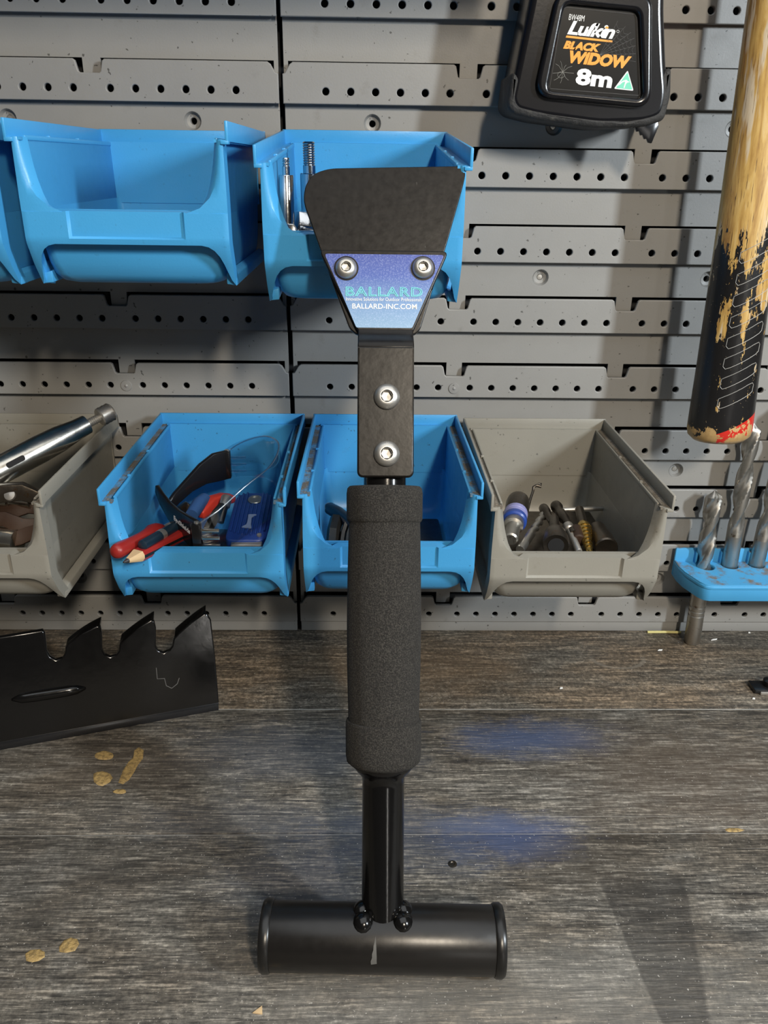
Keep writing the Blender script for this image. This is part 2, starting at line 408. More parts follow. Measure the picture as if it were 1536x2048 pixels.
def _curve_mesh(cu, m):
    ob = bpy.data.objects.new('tmp', cu); COL.objects.link(ob)
    dg = bpy.context.evaluated_depsgraph_get(); dg.update()
    me = bpy.data.meshes.new_from_object(ob.evaluated_get(dg)); bpy.data.objects.remove(ob); bpy.data.curves.remove(cu)
    mm = m.copy()
    me.transform(Matrix.Diagonal((MM, MM, MM, 1)) @ mm)
    return me
def plate_mesh(outline, holes, t, m, bev=.3, bres=1):
    """plate with real holes; front face on the frame's z=0, body behind it"""
    cu = bpy.data.curves.new('plate', 'CURVE'); cu.dimensions = '2D'; cu.fill_mode = 'BOTH'
    cu.extrude = max(t/2-bev, 0.001); cu.bevel_depth = bev; cu.bevel_resolution = bres; cu.offset = -bev
    for poly in [outline]+list(holes):
        sp = cu.splines.new('POLY'); sp.points.add(len(poly)-1); sp.use_cyclic_u = True
        for p, (x, y) in zip(sp.points, poly): p.co = (x, y, 0, 1)
    return _curve_mesh(cu, m @ Matrix.Translation((0, 0, -t/2)))
def plate(name, outline, holes, t, mat, parent, m, bev=.3, bres=1, local=False, angle=35):
    if parent is not None and not local: m = TM[root_of(parent).name].inverted() @ m
    return link(name, plate_mesh(outline, holes, t, m, bev, bres), mat, parent, angle)
def text(name, s, p0, p1, up, h, mat, parent, depth=.12, shear=0.0, bold=0.0, space=1.0, outline=0.0):
    """flat lettering from baseline start p0 to p1 (place mm), letter height h"""
    cu = bpy.data.curves.new('txt', 'FONT'); cu.body = s; cu.size = 10; cu.shear = shear; cu.space_character = space
    cu.offset = bold; cu.resolution_u = 3
    if outline: cu.fill_mode = 'NONE'; cu.bevel_depth = outline; cu.bevel_resolution = 1; cu.offset = 0
    else: cu.extrude = depth
    me = _curve_mesh(cu, Matrix.Identity(4))
    xs = [v.co.x for v in me.vertices]; ys = [v.co.y for v in me.vertices]
    x0, x1, y0, y1 = min(xs), max(xs), min(ys), max(ys)
    p0, p1 = Vector(p0), Vector(p1); sx = (p1-p0).length/((x1-x0)/MM); sy = h/((y1-y0)/MM)
    fr_ = frame(p0, p1-p0, up)
    if parent is not None: fr_ = TM[root_of(parent).name].inverted() @ fr_
    fr_.translation = fr_.translation*MM
    me.transform(fr_ @ Matrix.Diagonal((sx, sy, 1, 1)) @ Matrix.Translation((-x0, -y0, 0)))
    return link(name, me, mat, parent)
def dup(root, loc, rot=None, label=None, group=None, cat=None):
    r = root.copy(); COL.objects.link(r)
    m = Matrix.Translation(Vector(loc))
    if rot is not None: m = m @ rot.to_4x4()
    TM[r.name] = m; s = m.copy(); s.translation = m.translation*MM; r.matrix_world = s
    if label: r['label'] = label
    if group: r['group'] = group
    for ch in list(root.children):
        c = ch.copy(); COL.objects.link(c); c.parent = r
        for g in list(ch.children):
            d = g.copy(); COL.objects.link(d); d.parent = c
    return r
def one(o, label, cat, group=None):
    o['label'] = label; o['category'] = cat
    if group: o['group'] = group
    return o

# ------------------------------------------------------------------ the louvred panel wall
PT = 15.75; ROW = 47.66; Z0 = 446.04; SEAM = -28.3
def rz(r): return Z0 - ROW*r
PER = 118.3; NR = 4
right_edge = SEAM+1.3+PER*NR+2
holes_x = [i*PT for i in range(6)]
for s in range(1, NR):
    b = 5*PT+1.47*PT + (s-1)*(6+1.61)*PT
    holes_x += [b+i*PT for i in range(7)]
notch = [90.4 + PER*k for k in range(NR-1)]
x0 = SEAM+1.3
out = [(x0, -7.2), (x0, 9.6), (x0+1.8, 10.2), (x0+4.6, 14.9), (x0+6.6, 16.2)]
for nx in notch: out += [(nx-9.8, 16.2), (nx-8.4, 15.2), (nx-7.0, 9.4), (nx-6.0, 8.5), (nx+6.0, 8.5), (nx+7.0, 9.4), (nx+8.4, 15.2), (nx+9.8, 16.2)]
out += [(right_edge-6, 16.2), (right_edge-2, 10), (right_edge, 9.6), (right_edge, -7.2)]
strip_out = out
holes = [circle(x, 0, 2.25) for x in holes_x if x < right_edge-6]
band_top = -5.0; band_bot = 17.2 - ROW          # relative to the row above: from behind the strip down to the slit
bo = [(x0+.4, band_top), (x0+.4, band_bot-9), (x0+3.2, band_bot-9), (x0+3.2, band_bot)]
for nx in notch: bo += [(nx-5.7, band_bot), (nx-5.7, band_bot-9.6), (nx+5.7, band_bot-9.6), (nx+5.7, band_bot)]
bo += [(right_edge, band_bot), (right_edge, band_top)]
scr_x = [29.7+PER*k for k in range(NR)]
scr_h = [circle(x, -17.6, 5.4, 20) for x in scr_x]
def mirror(poly): return [(2*SEAM-x, y) for x, y in poly][::-1]
wall = thing('wall_back', 'grey plastic louvred storage panels behind the bench', None, kind='structure')
sm = {}
I_F = front()
for side in (0, 1):
    f = (lambda p: p) if side == 0 else mirror
    sm['strip', side] = plate_mesh(f(strip_out), [f(h) for h in holes], 3.0, front(0, -4.0, 0), .55, 2)
    sm['band', side] = plate_mesh(f(bo), [], 2.5, front(0, 2.2, 0), .25)
    sm['bandscr', side] = plate_mesh(f(bo), [f(h) for h in scr_h], 2.5, front(0, 2.2, 0), .35)
mb = MB()
mb.lathe([(5.5, 0), (4.3, -3.2), (2.2, -3.6), (2.0, -8)], (0, 2.1, 0), (0, -1, 0), 20, False, False)
cup_me = mb.build('cup_tmp', M_PANEL, None); cup_data = cup_me.data; bpy.data.objects.remove(cup_me)
mb = MB(); mb.lathe([(0.01, .9), (1.6, .8), (2.4, 0), (2.4, -1.5)], (0, 6.2, 0), (0, -1, 0), 14)
scr_o = mb.build('screw_tmp', M_STEEL, None); scr_data = scr_o.data; bpy.data.objects.remove(scr_o)
def put(name, me, parent, z=0, x=0, mat=None):
    if mat is not None and not me.materials:
        me.materials.append(mat)
        for p in me.polygons: p.use_smooth = True
        me.set_sharp_from_angle(angle=radians(35))
    o = bpy.data.objects.new(name, me); COL.objects.link(o); o.parent = parent; o.location = (x*MM, 0, z*MM); return o
for r in range(-2, 10):
    for side in (0, 1):
        put('louvre_strip', sm['strip', side], wall, rz(r), 0, M_PANEL)
        if r == 9: continue
        has = r in (1, 3, 6, 8)
        bnd = put('louvre_band', sm['bandscr' if has else 'band', side], wall, rz(r), 0, M_PANEL)
        if has:
            for k, x in enumerate(scr_x):
                xx = x if side == 0 else 2*SEAM-x
                s_ = put('screw_socket', cup_data, bnd, -17.6, xx)
                if (k+r) % 2 == 0: put('wall_screw', scr_data, bnd, -17.6, xx)
        if r == 5:
            bx = 90.4 if side == 0 else 2*SEAM-90.4
            mb = MB(); mb.lathe([(4.1, 0), (3.8, .7), (1.3, .9), (.6, 1.5), (.01, 1.6)], (bx, -4, rz(r)-.3), (0, -1, 0), 18)
            mb.build('moulded_boss', M_PANEL, wall)
for side in (0, 1):
    a, b = x0+.4, right_edge
    if side: a, b = 2*SEAM-b, 2*SEAM-a
    mb = MB(); mb.box((a, -2.2, .2), (b, 1.5, rz(9)-6)); mb.build('bottom_flange', M_PANEL, wall, bev=.5)
    for r in range(-2, 10):                      # back pocket wall behind each strip so its holes are not see-through
        pass
mb = MB(); mb.box((-420, -150, 499), (120, -7, 507)); mb.box((-420, -150, 507), (120, -146, 545)); mb.build('added_shadow_caster', M_BLUE, wall, bev=1.0)  # unseen, added to cast the shadow along the top of the wall
mb = MB(); mb.box((-520, 13, -5), (460, 17, 560)); mb.build('backing_board', M_BACK, wall)

# ------------------------------------------------------------------ the bench
bench = thing('workbench', 'weathered grey wooden plank workbench top under the louvred wall', 'workbench', (0, 0, 0))
edges = [8, -105.9, -221.9, -338.0, -454.0, -572.0]
planks = []
for k in range(5):
    mb = MB(); zt = (0, .0, -.25, 0, .1)[k]
    mb.box((-620, edges[k+1]+.35, -38), (720, edges[k]-.35, zt))
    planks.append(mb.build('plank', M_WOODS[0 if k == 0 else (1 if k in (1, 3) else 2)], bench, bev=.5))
random.seed(5)
def blob(name, pts, mat, plank, h=.5, zb=0.0):
    mb = MB(); c = Vector((sum(p[0] for p in pts)/len(pts), sum(p[1] for p in pts)/len(pts)))
    rings = []
    for s_, z in ((1.0, -.1), (.93, h*.7), (.7, h), (.05, h*.9)):
        rings.append([Vector((c.x+(p[0]-c.x)*s_, c.y+(p[1]-c.y)*s_, zb+z)) for p in pts])
    mb.loft(rings, False, True); return mb.build(name, mat, plank, angle=60)
def px_blob(name, pxs, mat, plank, h=.5, zb=0.0):
    pts = []
    for (x, y) in pxs: p = atz(x, y, zb); pts.append((p.x, p.y))
    return blob(name, pts, mat, plank, h, zb)
def ring_px(cx, cy, rx, ry, n=12, j=.12): return [(cx+rx*cos(2*pi*i/n)*(1+random.uniform(-j, j)), cy+ry*sin(2*pi*i/n)*(1+random.uniform(-j, j))) for i in range(n)]
px_blob('glue_spot', ring_px(208, 1511, 19, 9), M_GLUE, planks[1])
px_blob('glue_spot', ring_px(205, 1556, 20, 15), M_GLUE, planks[1])
px_blob('glue_spot', [(236, 1566), (246, 1569), (258, 1560), (268, 1545), (276, 1530), (286, 1517), (288, 1500), (278, 1494), (269, 1500), (268, 1512), (256, 1525), (246, 1540)], M_GLUE, planks[1])
px_blob('glue_spot', ring_px(240, 1583, 14, 5), M_GLUE, planks[1])
px_blob('glue_spot', [(52, 1922), (50, 1908), (60, 1900), (80, 1898), (90, 1904), (90, 1914), (78, 1922), (64, 1925)], M_GLUE, planks[2], .4, -.25)
px_blob('glue_spot', [(118, 1904), (118, 1893), (128, 1880), (142, 1875), (155, 1878), (159, 1888), (150, 1902), (132, 1906)], M_GLUE, planks[2], .4, -.25)
px_blob('glue_spot', ring_px(1468, 1660, 20, 4), M_GLUE, planks[1], .3)

# ------------------------------------------------------------------ storage bins
LB = 148.0
def make_bin(name, label, mat, ledge_mat, loc, rot=None, group=None):
    t = thing(name, label, 'storage bin', loc, rot, group)
    # tub: rounded lower box
    def rr(hw, yf, yb, rad, z, n=4):
        pts = []
        for (cx, cy, a0) in ((hw-rad, yb-rad, 0), (-hw+rad, yb-rad, 90), (-hw+rad, yf+rad, 180), (hw-rad, yf+rad, 270)):
            for k in range(n+1):
                a = radians(a0+90*k/n); pts.append(Vector((cx+rad*cos(a), cy+rad*sin(a), z)))
        return pts
    L = LB
    outer = [(46.6, -L+7, -2, 5, -40), (46.2, -L+8, -2, 6, -56), (45.6, -L+10.5, -2.4, 7, -66), (44.6, -L+13, -4, 8, -72), (42.5, -L+16.5, -6, 9, -75.6), (39, -L+21, -10, 9, -77)]
    mb = MB()
    ro = [rr(*o) for o in outer]; ri = [rr(o[0]-1.8, o[1]+1.8, o[2]-1.8, max(o[3]-1.2, 2), o[4]+(0 if k == 0 else min(1.8, 1.8*k/3))) for k, o in enumerate(outer)]
    mb.loft(ro+[], False, True)
    mb.loft(ri[::-1], True, False)
    n = len(ro[0]); mb.loft([ri[0], ro[0]], False, False)
    # upper side and back walls
    for s in (-1, 1):
        a, b = (46.6*s, 44.8*s); zt, zb = -8.0, -42.0
        mb.loft([[Vector((a+.6*s, -L+4, zt)), Vector((a+.6*s, -2, zt)), Vector((a, -2, zb)), Vector((a, -L+8, zb))],
                 [Vector((b+.6*s, -L+4, zt)), Vector((b+.6*s, -4, zt)), Vector((b, -4, zb)), Vector((b, -L+8, zb))]])
    mb.box((-47.2, -4.3, -43), (47.2, -1.6, -7)); mb.build('tub', mat, t, local=True, angle=50)
    # front panel: upper wings, lip with label recess, arch and feet
    I = [(44.6, -8), (43.8, -15), (42.9, -21), (41.6, -27), (39.8, -33), (37.6, -38), (36.4, -40.2)]
    C = [(47.4, -8), (47.1, -15), (46.5, -21), (45.0, -28), (41.6, -34), (36.5, -38.6), (30, -41)]
    O = [(49.6, -8), (49.7, -15), (49.8, -21), (49.9, -28), (50, -34), (50, -38.6), (50, -41)]
    mb = MB()
    def yf(z): return -L if z > -54 else -L + 14*((-54-z)/23)**1.35
    for s in (-1, 1):
        rows = []
        for k in range(7):
            rows.append([Vector((s*I[k][0], -L+7.5-1.0*k*.6, I[k][1])), Vector((s*(C[k][0]*.5+I[k][0]*.5), -L+2.2, (C[k][1]+I[k][1])/2)), Vector((s*C[k][0], -L+.3, C[k][1])), Vector((s*(C[k][0]+O[k][0])/2, -L, (C[k][1]+O[k][1])/2)), Vector((s*O[k][0], -L+.4, O[k][1])), Vector((s*(O[k][0]+.2), -L+9, O[k][1])), Vector((s*(O[k][0]-3), -L+9.6, O[k][1]))])
        mb.loft(rows, False, False, closed=False)
    arch = [(0, -56), (27.4, -56), (28.6, -56), (30, -56), (36, -56.0), (39.5, -56.8), (42.2, -58.6), (44.4, -61.6), (46, -65.5), (47.2, -69.8), (48.4, -74), (50, -77)]
    for s in (-1, 1):
        cols = []
        for (x, zb) in arch:
            zs = [-40.6 if x < 30 else -41, -52.4, -53.4, -55.9, zb*.5-56*.5, zb]
            col = [Vector((s*x, yf(z)+(1.6 if (x <= 27.5 and z > -52.9) else 0)+(0.4 if x > 49 else 0), z)) for z in zs]
            if x <= 27.5: col = [Vector((s*x, -L+6.5, -40.2))]+col
            elif x <= 30: col = [Vector((s*x, -L+6.5, -40.2))]+col
            else: col = [col[0].copy()]+col
            cols.append(col)
        ret = [[Vector((s*xx, y+dy, v.z)) for v, y in ((v, v.y) for v in cols[-1])] for xx, dy in ((50.2, 8.6), (47, 9.2))]
        mb.loft(cols+ret, False, False, closed=False)
    mb.build('front_panel', mat, t, local=True, solid=1.5, angle=40)
    # rim: upstanding band with rounded top, ledge beneath
    mb = MB()
    for s in (-1, 1):
        mb.box((min(51*s, 52.6*s), -L-1, -9), (max(51*s, 52.6*s), 0, 0))
        mb.box((min(48.6*s, 52.6*s), -L-1, -10.2), (max(48.6*s, 52.6*s), -L+4, -8.2))
    mb.box((-52.6, -1.6, -9), (52.6, 0, .3)); rim = mb.build('rim', mat, t, local=True, bev=.45)
    for s in (-1, 1):
        mb = MB(); mb.box((min(45.4*s, 51.4*s), -L+1, -9.4), (max(45.4*s, 51.4*s), -1, -8)); mb.build('ledge', ledge_mat, rim, local=True)
        mb = MB()
        for yy in (-L+40, -L+85): mb.box((min(45.2*s, 47.2*s), yy-1, -9), (max(45.2*s, 47.2*s), yy+1, -6.6))
        mb.box((min(44.9*s, 46.2*s), -L+6, -9.4), (max(44.9*s, 46.2*s), -2, -7.2)); mb.build('inner_lip', mat, rim, local=True, bev=.3)
        mb = MB()
        mb.loft([[Vector((s*45, y, -70.5)), Vector((s*50, y, -71.8)), Vector((s*50.4, y, -77)), Vector((s*45, y, -76.4))] for y in (-L+15, -3)])
        mb.build('runner', mat if ledge_mat is mat else [mat], t, local=True, bev=.5)
    mb = MB(); mb.box((-47, -3.9, -9.4), (47, -1, -8)); mb.build('ledge', ledge_mat, rim, local=True)
    return t
def rx(d): return Matrix.Rotation(radians(d), 3, 'X')
def rzz(d): return Matrix.Rotation(radians(d), 3, 'Z')
BY = -8.5
b_u1 = make_bin('storage_bin', 'empty sky blue plastic bin hanging on the upper wall, whole front in view', M_BLUE, M_BLUE, (-91.3, BY, 374.6), group='wall-hung plastic bins')
b_u2 = dup(b_u1, (25.0, BY, 376.0), rx(4.4), 'sky blue upper bin holding zinc bolts behind the scraper blade')
b_u0 = dup(b_u1, (-203.0, BY, 374.0), None, 'sky blue upper bin cut off by the left edge of the photo')
b_l1 = make_bin('storage_bin', 'worn blue bin holding clear safety glasses, red pencil and tools', M_BLUE_D, M_DUST_BLUE, (-71.0, BY, 188.6), group='wall-hung plastic bins')
b_l2 = dup(b_l1, (40.6, BY, 188.6), rx(-2.0), 'blue lower bin with dusty ledges directly behind the black foam grip')
b_g2 = make_bin('storage_bin', 'grey bin of drill bits and sockets beside the blue drill stand', M_GREYBIN, M_DUST_GREY, (150.4, BY, 186.4), group='wall-hung plastic bins')
b_g1 = dup(b_g2, (-207.2, BY, 187.4), None, 'grey bin with a chrome locking plier handle sticking out')

# ------------------------------------------------------------------ the T-handled scraper, leaning back on the upper bin
LEAN = radians(24.3)
tool = thing('scraper', 'black T-handled scraper with foam grip and blue decal leaning in front of the bins', 'scraper', (36.0, -304.0, 16.7), Matrix.Rotation(-LEAN, 3, 'X'))
# local frame: x right, z up the shaft, -y towards the viewer
mb = MB()
ya = radians(-1.7)
bar = Matrix.Rotation(LEAN, 4, 'X') @ Matrix.Rotation(ya, 4, 'Z')
mb.lathe([(14.2, -53.4), (15.5, -53.4), (15.5, 53.4), (14.2, 53.4)], m=bar @ axis_frame((0, 0, 0), (1, 0, 0)), seg=48)
tbar = mb.build('crossbar', M_TUBE, tool, local=True, bev=.3)
for s in (-1, 1):
    mb = MB(); mb.lathe([(12, 52), (15.9, 52.9), (16.4, 53.6), (16.5, 56.2), (15.6, 57.6), (12, 58.2), (.01, 58.3)], m=bar @ axis_frame((0, 0, 0), (s, 0, 0)), seg=48)
    mb.build('end_cap', M_CAP, tool, local=True)
mb = MB(); mb.lathe([(10.1, 1), (10.1, 74), (10.3, 77.5), (13.2, 80.5), (15.0, 83), (15.0, 90), (10.2, 92), (10.2, 212), (10.2, 262)], seg=40)
mb.build('shaft', M_BLACK, tool, local=True, angle=50)
# weld beads at the joint
for sg in (-1, 1):
    mb = MB(); random.seed(11+sg)
    for (x, y, z, rx_, rz_) in ((9.4, -7.6, 10.6, 5.2, 5.4), (10.4, -2.0, 12.8, 4.6, 6.0)):
        m_ = Matrix.Translation((sg*x, y, z)) @ Matrix.Rotation(sg*radians(-22), 4, 'Y') @ Matrix.Diagonal((rx_, 5.6, rz_, 1))
        mb.lathe([(.03, -1)]+[(cos(radians(q)), sin(radians(q))) for q in range(-70, 71, 20)]+[(.03, 1)], m=m_, seg=16)
    mb.build('weld_bead', M_BLACK, tool, local=True, angle=80)
mb = MB(); mb.lathe([(10.6, 83.8), (15.8, 83.4), (17.6, 85), (18.1, 88), (18.2, 103.6), (17.9, 104.5), (17.0, 104.7), (17.1, 110), (17.7, 130), (17.9, 150), (17.7, 175), (17.3, 195), (17.2, 199.2), (17.9, 199.8), (18.3, 201), (18.4, 213), (18.0, 215.6), (17, 216.6), (10.4, 216.8)], seg=56)
mb.build('foam_grip', M_FOAM, tool, local=True, angle=50)
# bracket: tongue bolted to the shaft, bend, wide head
ax = lambda y: Matrix.Translation((0, y, 0)) @ FRONT
tong = round_poly([(-13.2, 220.2), (13.2, 220.2), (13.2, 281.5), (-13.2, 281.5)], [3, 3, .1, .1])
br = plate('bracket', tong, [], 3.6, M_SATIN, tool, ax(-14.0), .9, 2, local=True)
mb = MB(); pr = [(-14.0, 280.9), (-13.4, 283.0), (-11.6, 285.2), (-8.4, 287.6), (-6.6, 289.2), (-6.0, 291.6)]
mb.loft([[Vector((x, y, z)) for y, z in pr]+[Vector((x, y+3.4, z-1.2)) for y, z in pr[::-1]] for x in (-13.2, 13.2)])
mb.build('bend', M_SATIN, br, local=True, bev=.6, angle=60)
head = round_poly([(-13.4, 290.6), (13.3, 290.6), (30.0, 329.2), (-32.2, 329.2)], [.5, .5, 3.2, 3.2])
plate('head', head, [], 3.0, M_SATIN, br, ax(-6.0), .7, 2, local=True)
dec = round_poly([(-14.0, 292.0), (12.6, 292.0), (27.9, 327.2), (-29.4, 327.2)], [.8, .8, 1.6, 1.6])
dc = plate('decal', dec, [circle(-19.0, 320.3, 5.9, 28), circle(17.6, 320.7, 5.9, 28)], .16, M_DECAL, tool, ax(-6.12), .02, 0, local=True)
# blade behind the head
bl = [(-13.5, 289.2), (13.7, 289.4), (16.6, 292), (28.8, 331.7), (37.4, 363), (38.4, 368.5), (36.2, 371.6), (-27.5, 369.6), (-35, 367), (-39, 361.5), (-40.0, 353.5), (-31.9, 331), (-17.2, 292)]
bl = round_poly(bl, [2, 2, 2, 6, 5, 2.0, 2.4, 6, 5, 5, 5, 6, 2])
plate('blade', bl, [], 3.0, M_SATIN, tool, ax(-3.0), .5, 2, local=True)
def bolt(x, z, y, r=6.1):
    mb = MB()
    prof = [(r*.98, -.6), (r, .5), (r*.93, 1.5), (r*.74, 2.7), (r*.50, 3.25), (r*.47, 3.2)]
    m = Matrix.Translation((x, y, z)) @ FRONT
    mb.lathe(prof, m=m, seg=36, cap1=False)
    b = mb.build('bolt', M_STEEL, tool, local=True, angle=60)
    mb = MB(); hx = lambda a, h, k, i: 1.0
    mb.lathe([(r*.47, 3.2), (r*.41, 2.9), (r*.40, 1.0), (.01, .8)], m=m, seg=6, cap0=False, cap1=False)
    mb.build('hex_socket', M_STEEL, b, local=True, angle=20)
    return b
bolt(.45, 257.8, -14.0); bolt(.5, 231.2, -14.0); bolt(-19.0, 320.3, -6.0, 5.2); bolt(17.6, 320.8, -6.0, 5.2)
TW = TM[tool.name]
def tp(x, z, y): return TW @ Vector((x, y, z))
tup = TW.to_3x3() @ Vector((0, 0, 1))
text('lettering', 'BALLARD', tp(-19.2, 307.0, -6.2), tp(17.5, 307.0, -6.2), tup, 4.5, M_TEAL, dc, outline=.24, space=1.12)
text('lettering', 'Innovative Solutions for Outdoor Professionals', tp(-19.0, 304.8, -6.2), tp(17.2, 304.8, -6.2), tup, 1.7, M_WHITE, dc, .03)
text('lettering', 'BALLARD-INC.COM', tp(-16.0, 301.0, -6.2), tp(14.8, 301.0, -6.2), tup, 2.5, M_WHITE, dc, .03, bold=.12)
# chipped paint mark on the crossbar
mb = MB(); rows = []
for k in range(8):
    zz = -4.6 + 12.0*k/7; hw = (1.5, 1.3, 1.2, 1.0, .8, .6, .4, .1)[k]; y = -math.sqrt(15.64**2 - zz*zz); cx = -4.4+.12*k
    rows.append([Vector((cx-hw*(.8+.3*(k % 2)), y, zz)), Vector((cx+hw, y, zz+.3))])
mb.loft(rows, False, False, closed=False); mb.build('paint_chip', plain('bare_steel_scratch', (.11, .107, .10), .5), tbar, local=True)

# ------------------------------------------------------------------ mower blade standing on the bench
yw = math.atan2(42, 136.0); ml = radians(14)
ex = Vector((cos(yw), sin(yw), 0)); n0 = Vector((sin(yw), -cos(yw), 0)); upv = -n0*sin(ml) + Vector((0, 0, 1))*cos(ml)
mow = thing('mower_blade', 'black toothed mulching mower blade standing on its edge on the bench', 'mower blade', (-77.2, -107.8, .6))
mfr = frame((-77.2, -107.8, .6), ex, upv)
tooth = []
poly = [(0, -.6), (.8, 6), (1.2, 20), (1.6, 40), (1.4, 66)]
poly += [(-1.0, 70.6), (-3.0, 71.0), (-12, 66.4), (-21, 60.0), (-25, 56.5), (-26.4, 51.5), (-28.5, 48.8), (-32.5, 47.6), (-36, 49.8), (-37.2, 53)]
poly += [(-35.6, 66), (-36.2, 70.8), (-38.5, 72.2), (-48, 67.5), (-57, 61.2), (-60.2, 58.6), (-61.2, 54), (-63.4, 51.4), (-67.2, 50.8), (-70.4, 52.8), (-71.6, 57)]
poly += [(-70.4, 68), (-70.8, 72.6), (-73, 73.6), (-84, 69.4), (-92.6, 64.0), (-94.2, 61.5), (-95, 58), (-97, 55), (-101, 54.4), (-104.4, 57.4), (-105.6, 62)]
poly += [(-105.4, 74), (-106.6, 76), (-135, 75.4), (-300, 74), (-300, -.6)]
plate('blade_body', poly, [], 5.2, M_BLACK, mow, mfr, .9, 2)
for (q0, q1, q2) in (((-2, 70.4), (-12, 65.6), (-24.5, 56.6)), ((-37, 71.4), (-48, 66.7), (-60.2, 58.4)), ((-71.6, 72.8), (-84, 68.6), (-94.4, 61.2))):
    mb = MB(); rg = []
    for k in range(7):
        u = k/6; x = q0[0]*(1-u)**2+2*q1[0]*u*(1-u)+q2[0]*u*u; y = q0[1]*(1-u)**2+2*q1[1]*u*(1-u)+q2[1]*u*u+.6
        rg.append([mfr @ Vector(p) for p in ((x, y-3, -.4), (x, y, -.3), (x+1.5, y+3.6, -8.5), (x+1.5, y+3.0, -12.0), (x+1.0, y-1, -9.5))])
    mb.loft(rg); mb.build('lift_fin', M_BLACK, mow, bev=.5, angle=30)
mb = MB(); mb.prism([(-300, -.6), (0, -.6), (.6, 5), (-300, 5)], .5, mfr @ Matrix.Translation((0, 0, .25))); mb.build('cutting_edge', M_BLKP, mow, bev=.2)
mb = MB(); pth = [mfr @ Vector((-131 + 46*k/8, 32.4 - .5*k/8, -.9)) for k in range(9)]
mb.tube(pth, [1.2, 3.4, 3.9, 4.0, 4.0, 4.0, 3.9, 3.4, 1.2], 14); mb.build('pressed_rib', M_BLACK, mow, angle=70)
mb = MB(); pth = [mfr @ Vector(p) for p in ((-38.6, 38, .1), (-38.8, 30, .1), (-34, 29.4, .1), (-33.4, 24, .1), (-30, 21.5, .1), (-26, 24, .1), (-24.2, 28, .1))]
mb.tube(pth, .22, 5); mb.build('scratch', M_GREYP, mow)

# ------------------------------------------------------------------ tape measure on the wall
tape = thing('tape_measure', 'black tape measure with orange and white printed label hanging at the top', 'tape measure', (160, -30, 382))
body = round_poly([(121, 478), (190, 480), (193.5, 440), (199, 412), (203, 396), (201.5, 384), (191, 380.5), (163, 379.2), (126, 383.2), (113, 386), (109.2, 392), (112, 410), (117, 441)], [8, 8, 6, 6, 6, 6, 6, 6, 6, 5, 5, 6, 6])
plate('case', body, [], 43, M_TAPE, tape, front(0, -8.5, 0) @ Matrix.Translation((0, 0, 43)), 4.0, 4)
bump_ = round_poly([(108.2, 389), (109.6, 407), (121, 402), (124, 392), (133, 387.0), (180, 383.0), (190, 386), (193.4, 394), (193.0, 405), (202.2, 411), (204.2, 396), (202.4, 382.8), (191, 379.2), (163, 378.0), (126, 382.0), (112, 385)], 3.0)
plate('rubber_bumper', bump_, [], 42, M_RUBBER, tape, front(0, -51.3, 0), 3.0, 3)
bz_o = round_poly([(131.2, 446), (184.4, 445), (192.2, 388.4), (122.6, 393.6)], [7, 7, 11, 11], 7)
bz_i = round_poly([(136.2, 440.0), (178.0, 437.2), (186.4, 393.4), (130.4, 397.0)], [4, 4, 4, 4], 6)
plate('bezel', bz_o, [bz_i], 7.0, M_TAPE, tape, front(0, -56.2, 0), 2.2, 4)
LY = -52.8
lab = plate('label', bz_i, [], 1.4, M_LABELBK, tape, front(0, LY, 0), .1, 1)
def cpx(x, y, Y=LY-.15): return at(1000+x*360/1536, y*360/1536, Y)
def ltext(s, a, b, h, mat, **kw):
    p0, p1 = cpx(*a), cpx(*b); u = Vector((-(p1-p0).z, 0, (p1-p0).x)); text('lettering', s, p0, p1, u, h*360/1536/3.5, mat, lab, .05, **kw)
ltext('BW48M', (585, 170), (716, 184), 44, M_WHITE)
ltext('Lufkin', (572, 293), (972, 336), 104, M_WHITE, shear=.28, bold=.35, space=.9)
ltext('BLACK', (538, 415), (850, 447), 62, M_ORANGE, shear=.25, bold=.62)
ltext('WIDOW', (580, 537), (1105, 590), 96, M_ORANGE, shear=.18, bold=.60)
ltext('8m', (638, 722), (948, 754), 128, M_WHITE, bold=.42)
def lpoly(pts, mat, lift=0.0, name='print_shape'):
    mb = MB(); v = [cpx(x, y, LY-.12-lift) for x, y in pts]; w = [p+Vector((0, .1, 0)) for p in v]; n = len(v)
    mb.add(v+w, [tuple(range(n))]+[(i, n+i, n+(i+1) % n, (i+1) % n) for i in range(n)]); return mb.build(name, mat, lab)
lpoly([(568, 302), (962, 346), (957, 363), (560, 320)], M_ORANGE, name='underline_print')
lpoly([(895, 238), (905, 224), (928, 228), (922, 247)], M_ORANGE, .1, 'letter_dot_print')
lpoly(round_poly([(972, 757), (1090, 600), (1140, 775)], 14, 4), M_WHITE, 0, 'triangle_print')
lpoly(round_poly([(990, 750), (1089, 618), (1130, 765)], 10, 4), M_GREENP, .08, 'triangle_print')
lpoly([(1000, 735), (1030, 700), (1052, 688), (1078, 680), (1090, 692), (1110, 700), (1088, 704), (1075, 716), (1062, 752), (1054, 750), (1064, 714), (1068, 696), (1046, 702), (1024, 722)], M_WHITE, .14, 'leaping_mark_print')
def lines(paths, r, mat, name):
    mb = MB()
    for p in paths: mb.tube([cpx(x, y) for x, y in p], r, 4)
    return mb.build(name, mat, lab)
web = []
wc = (850, 470)
angs = [-62, -48, -36, -26, -14, -2, 10]
for a in angs: web.append([wc, (wc[0]+330*cos(radians(a)), wc[1]+330*sin(radians(a)))])
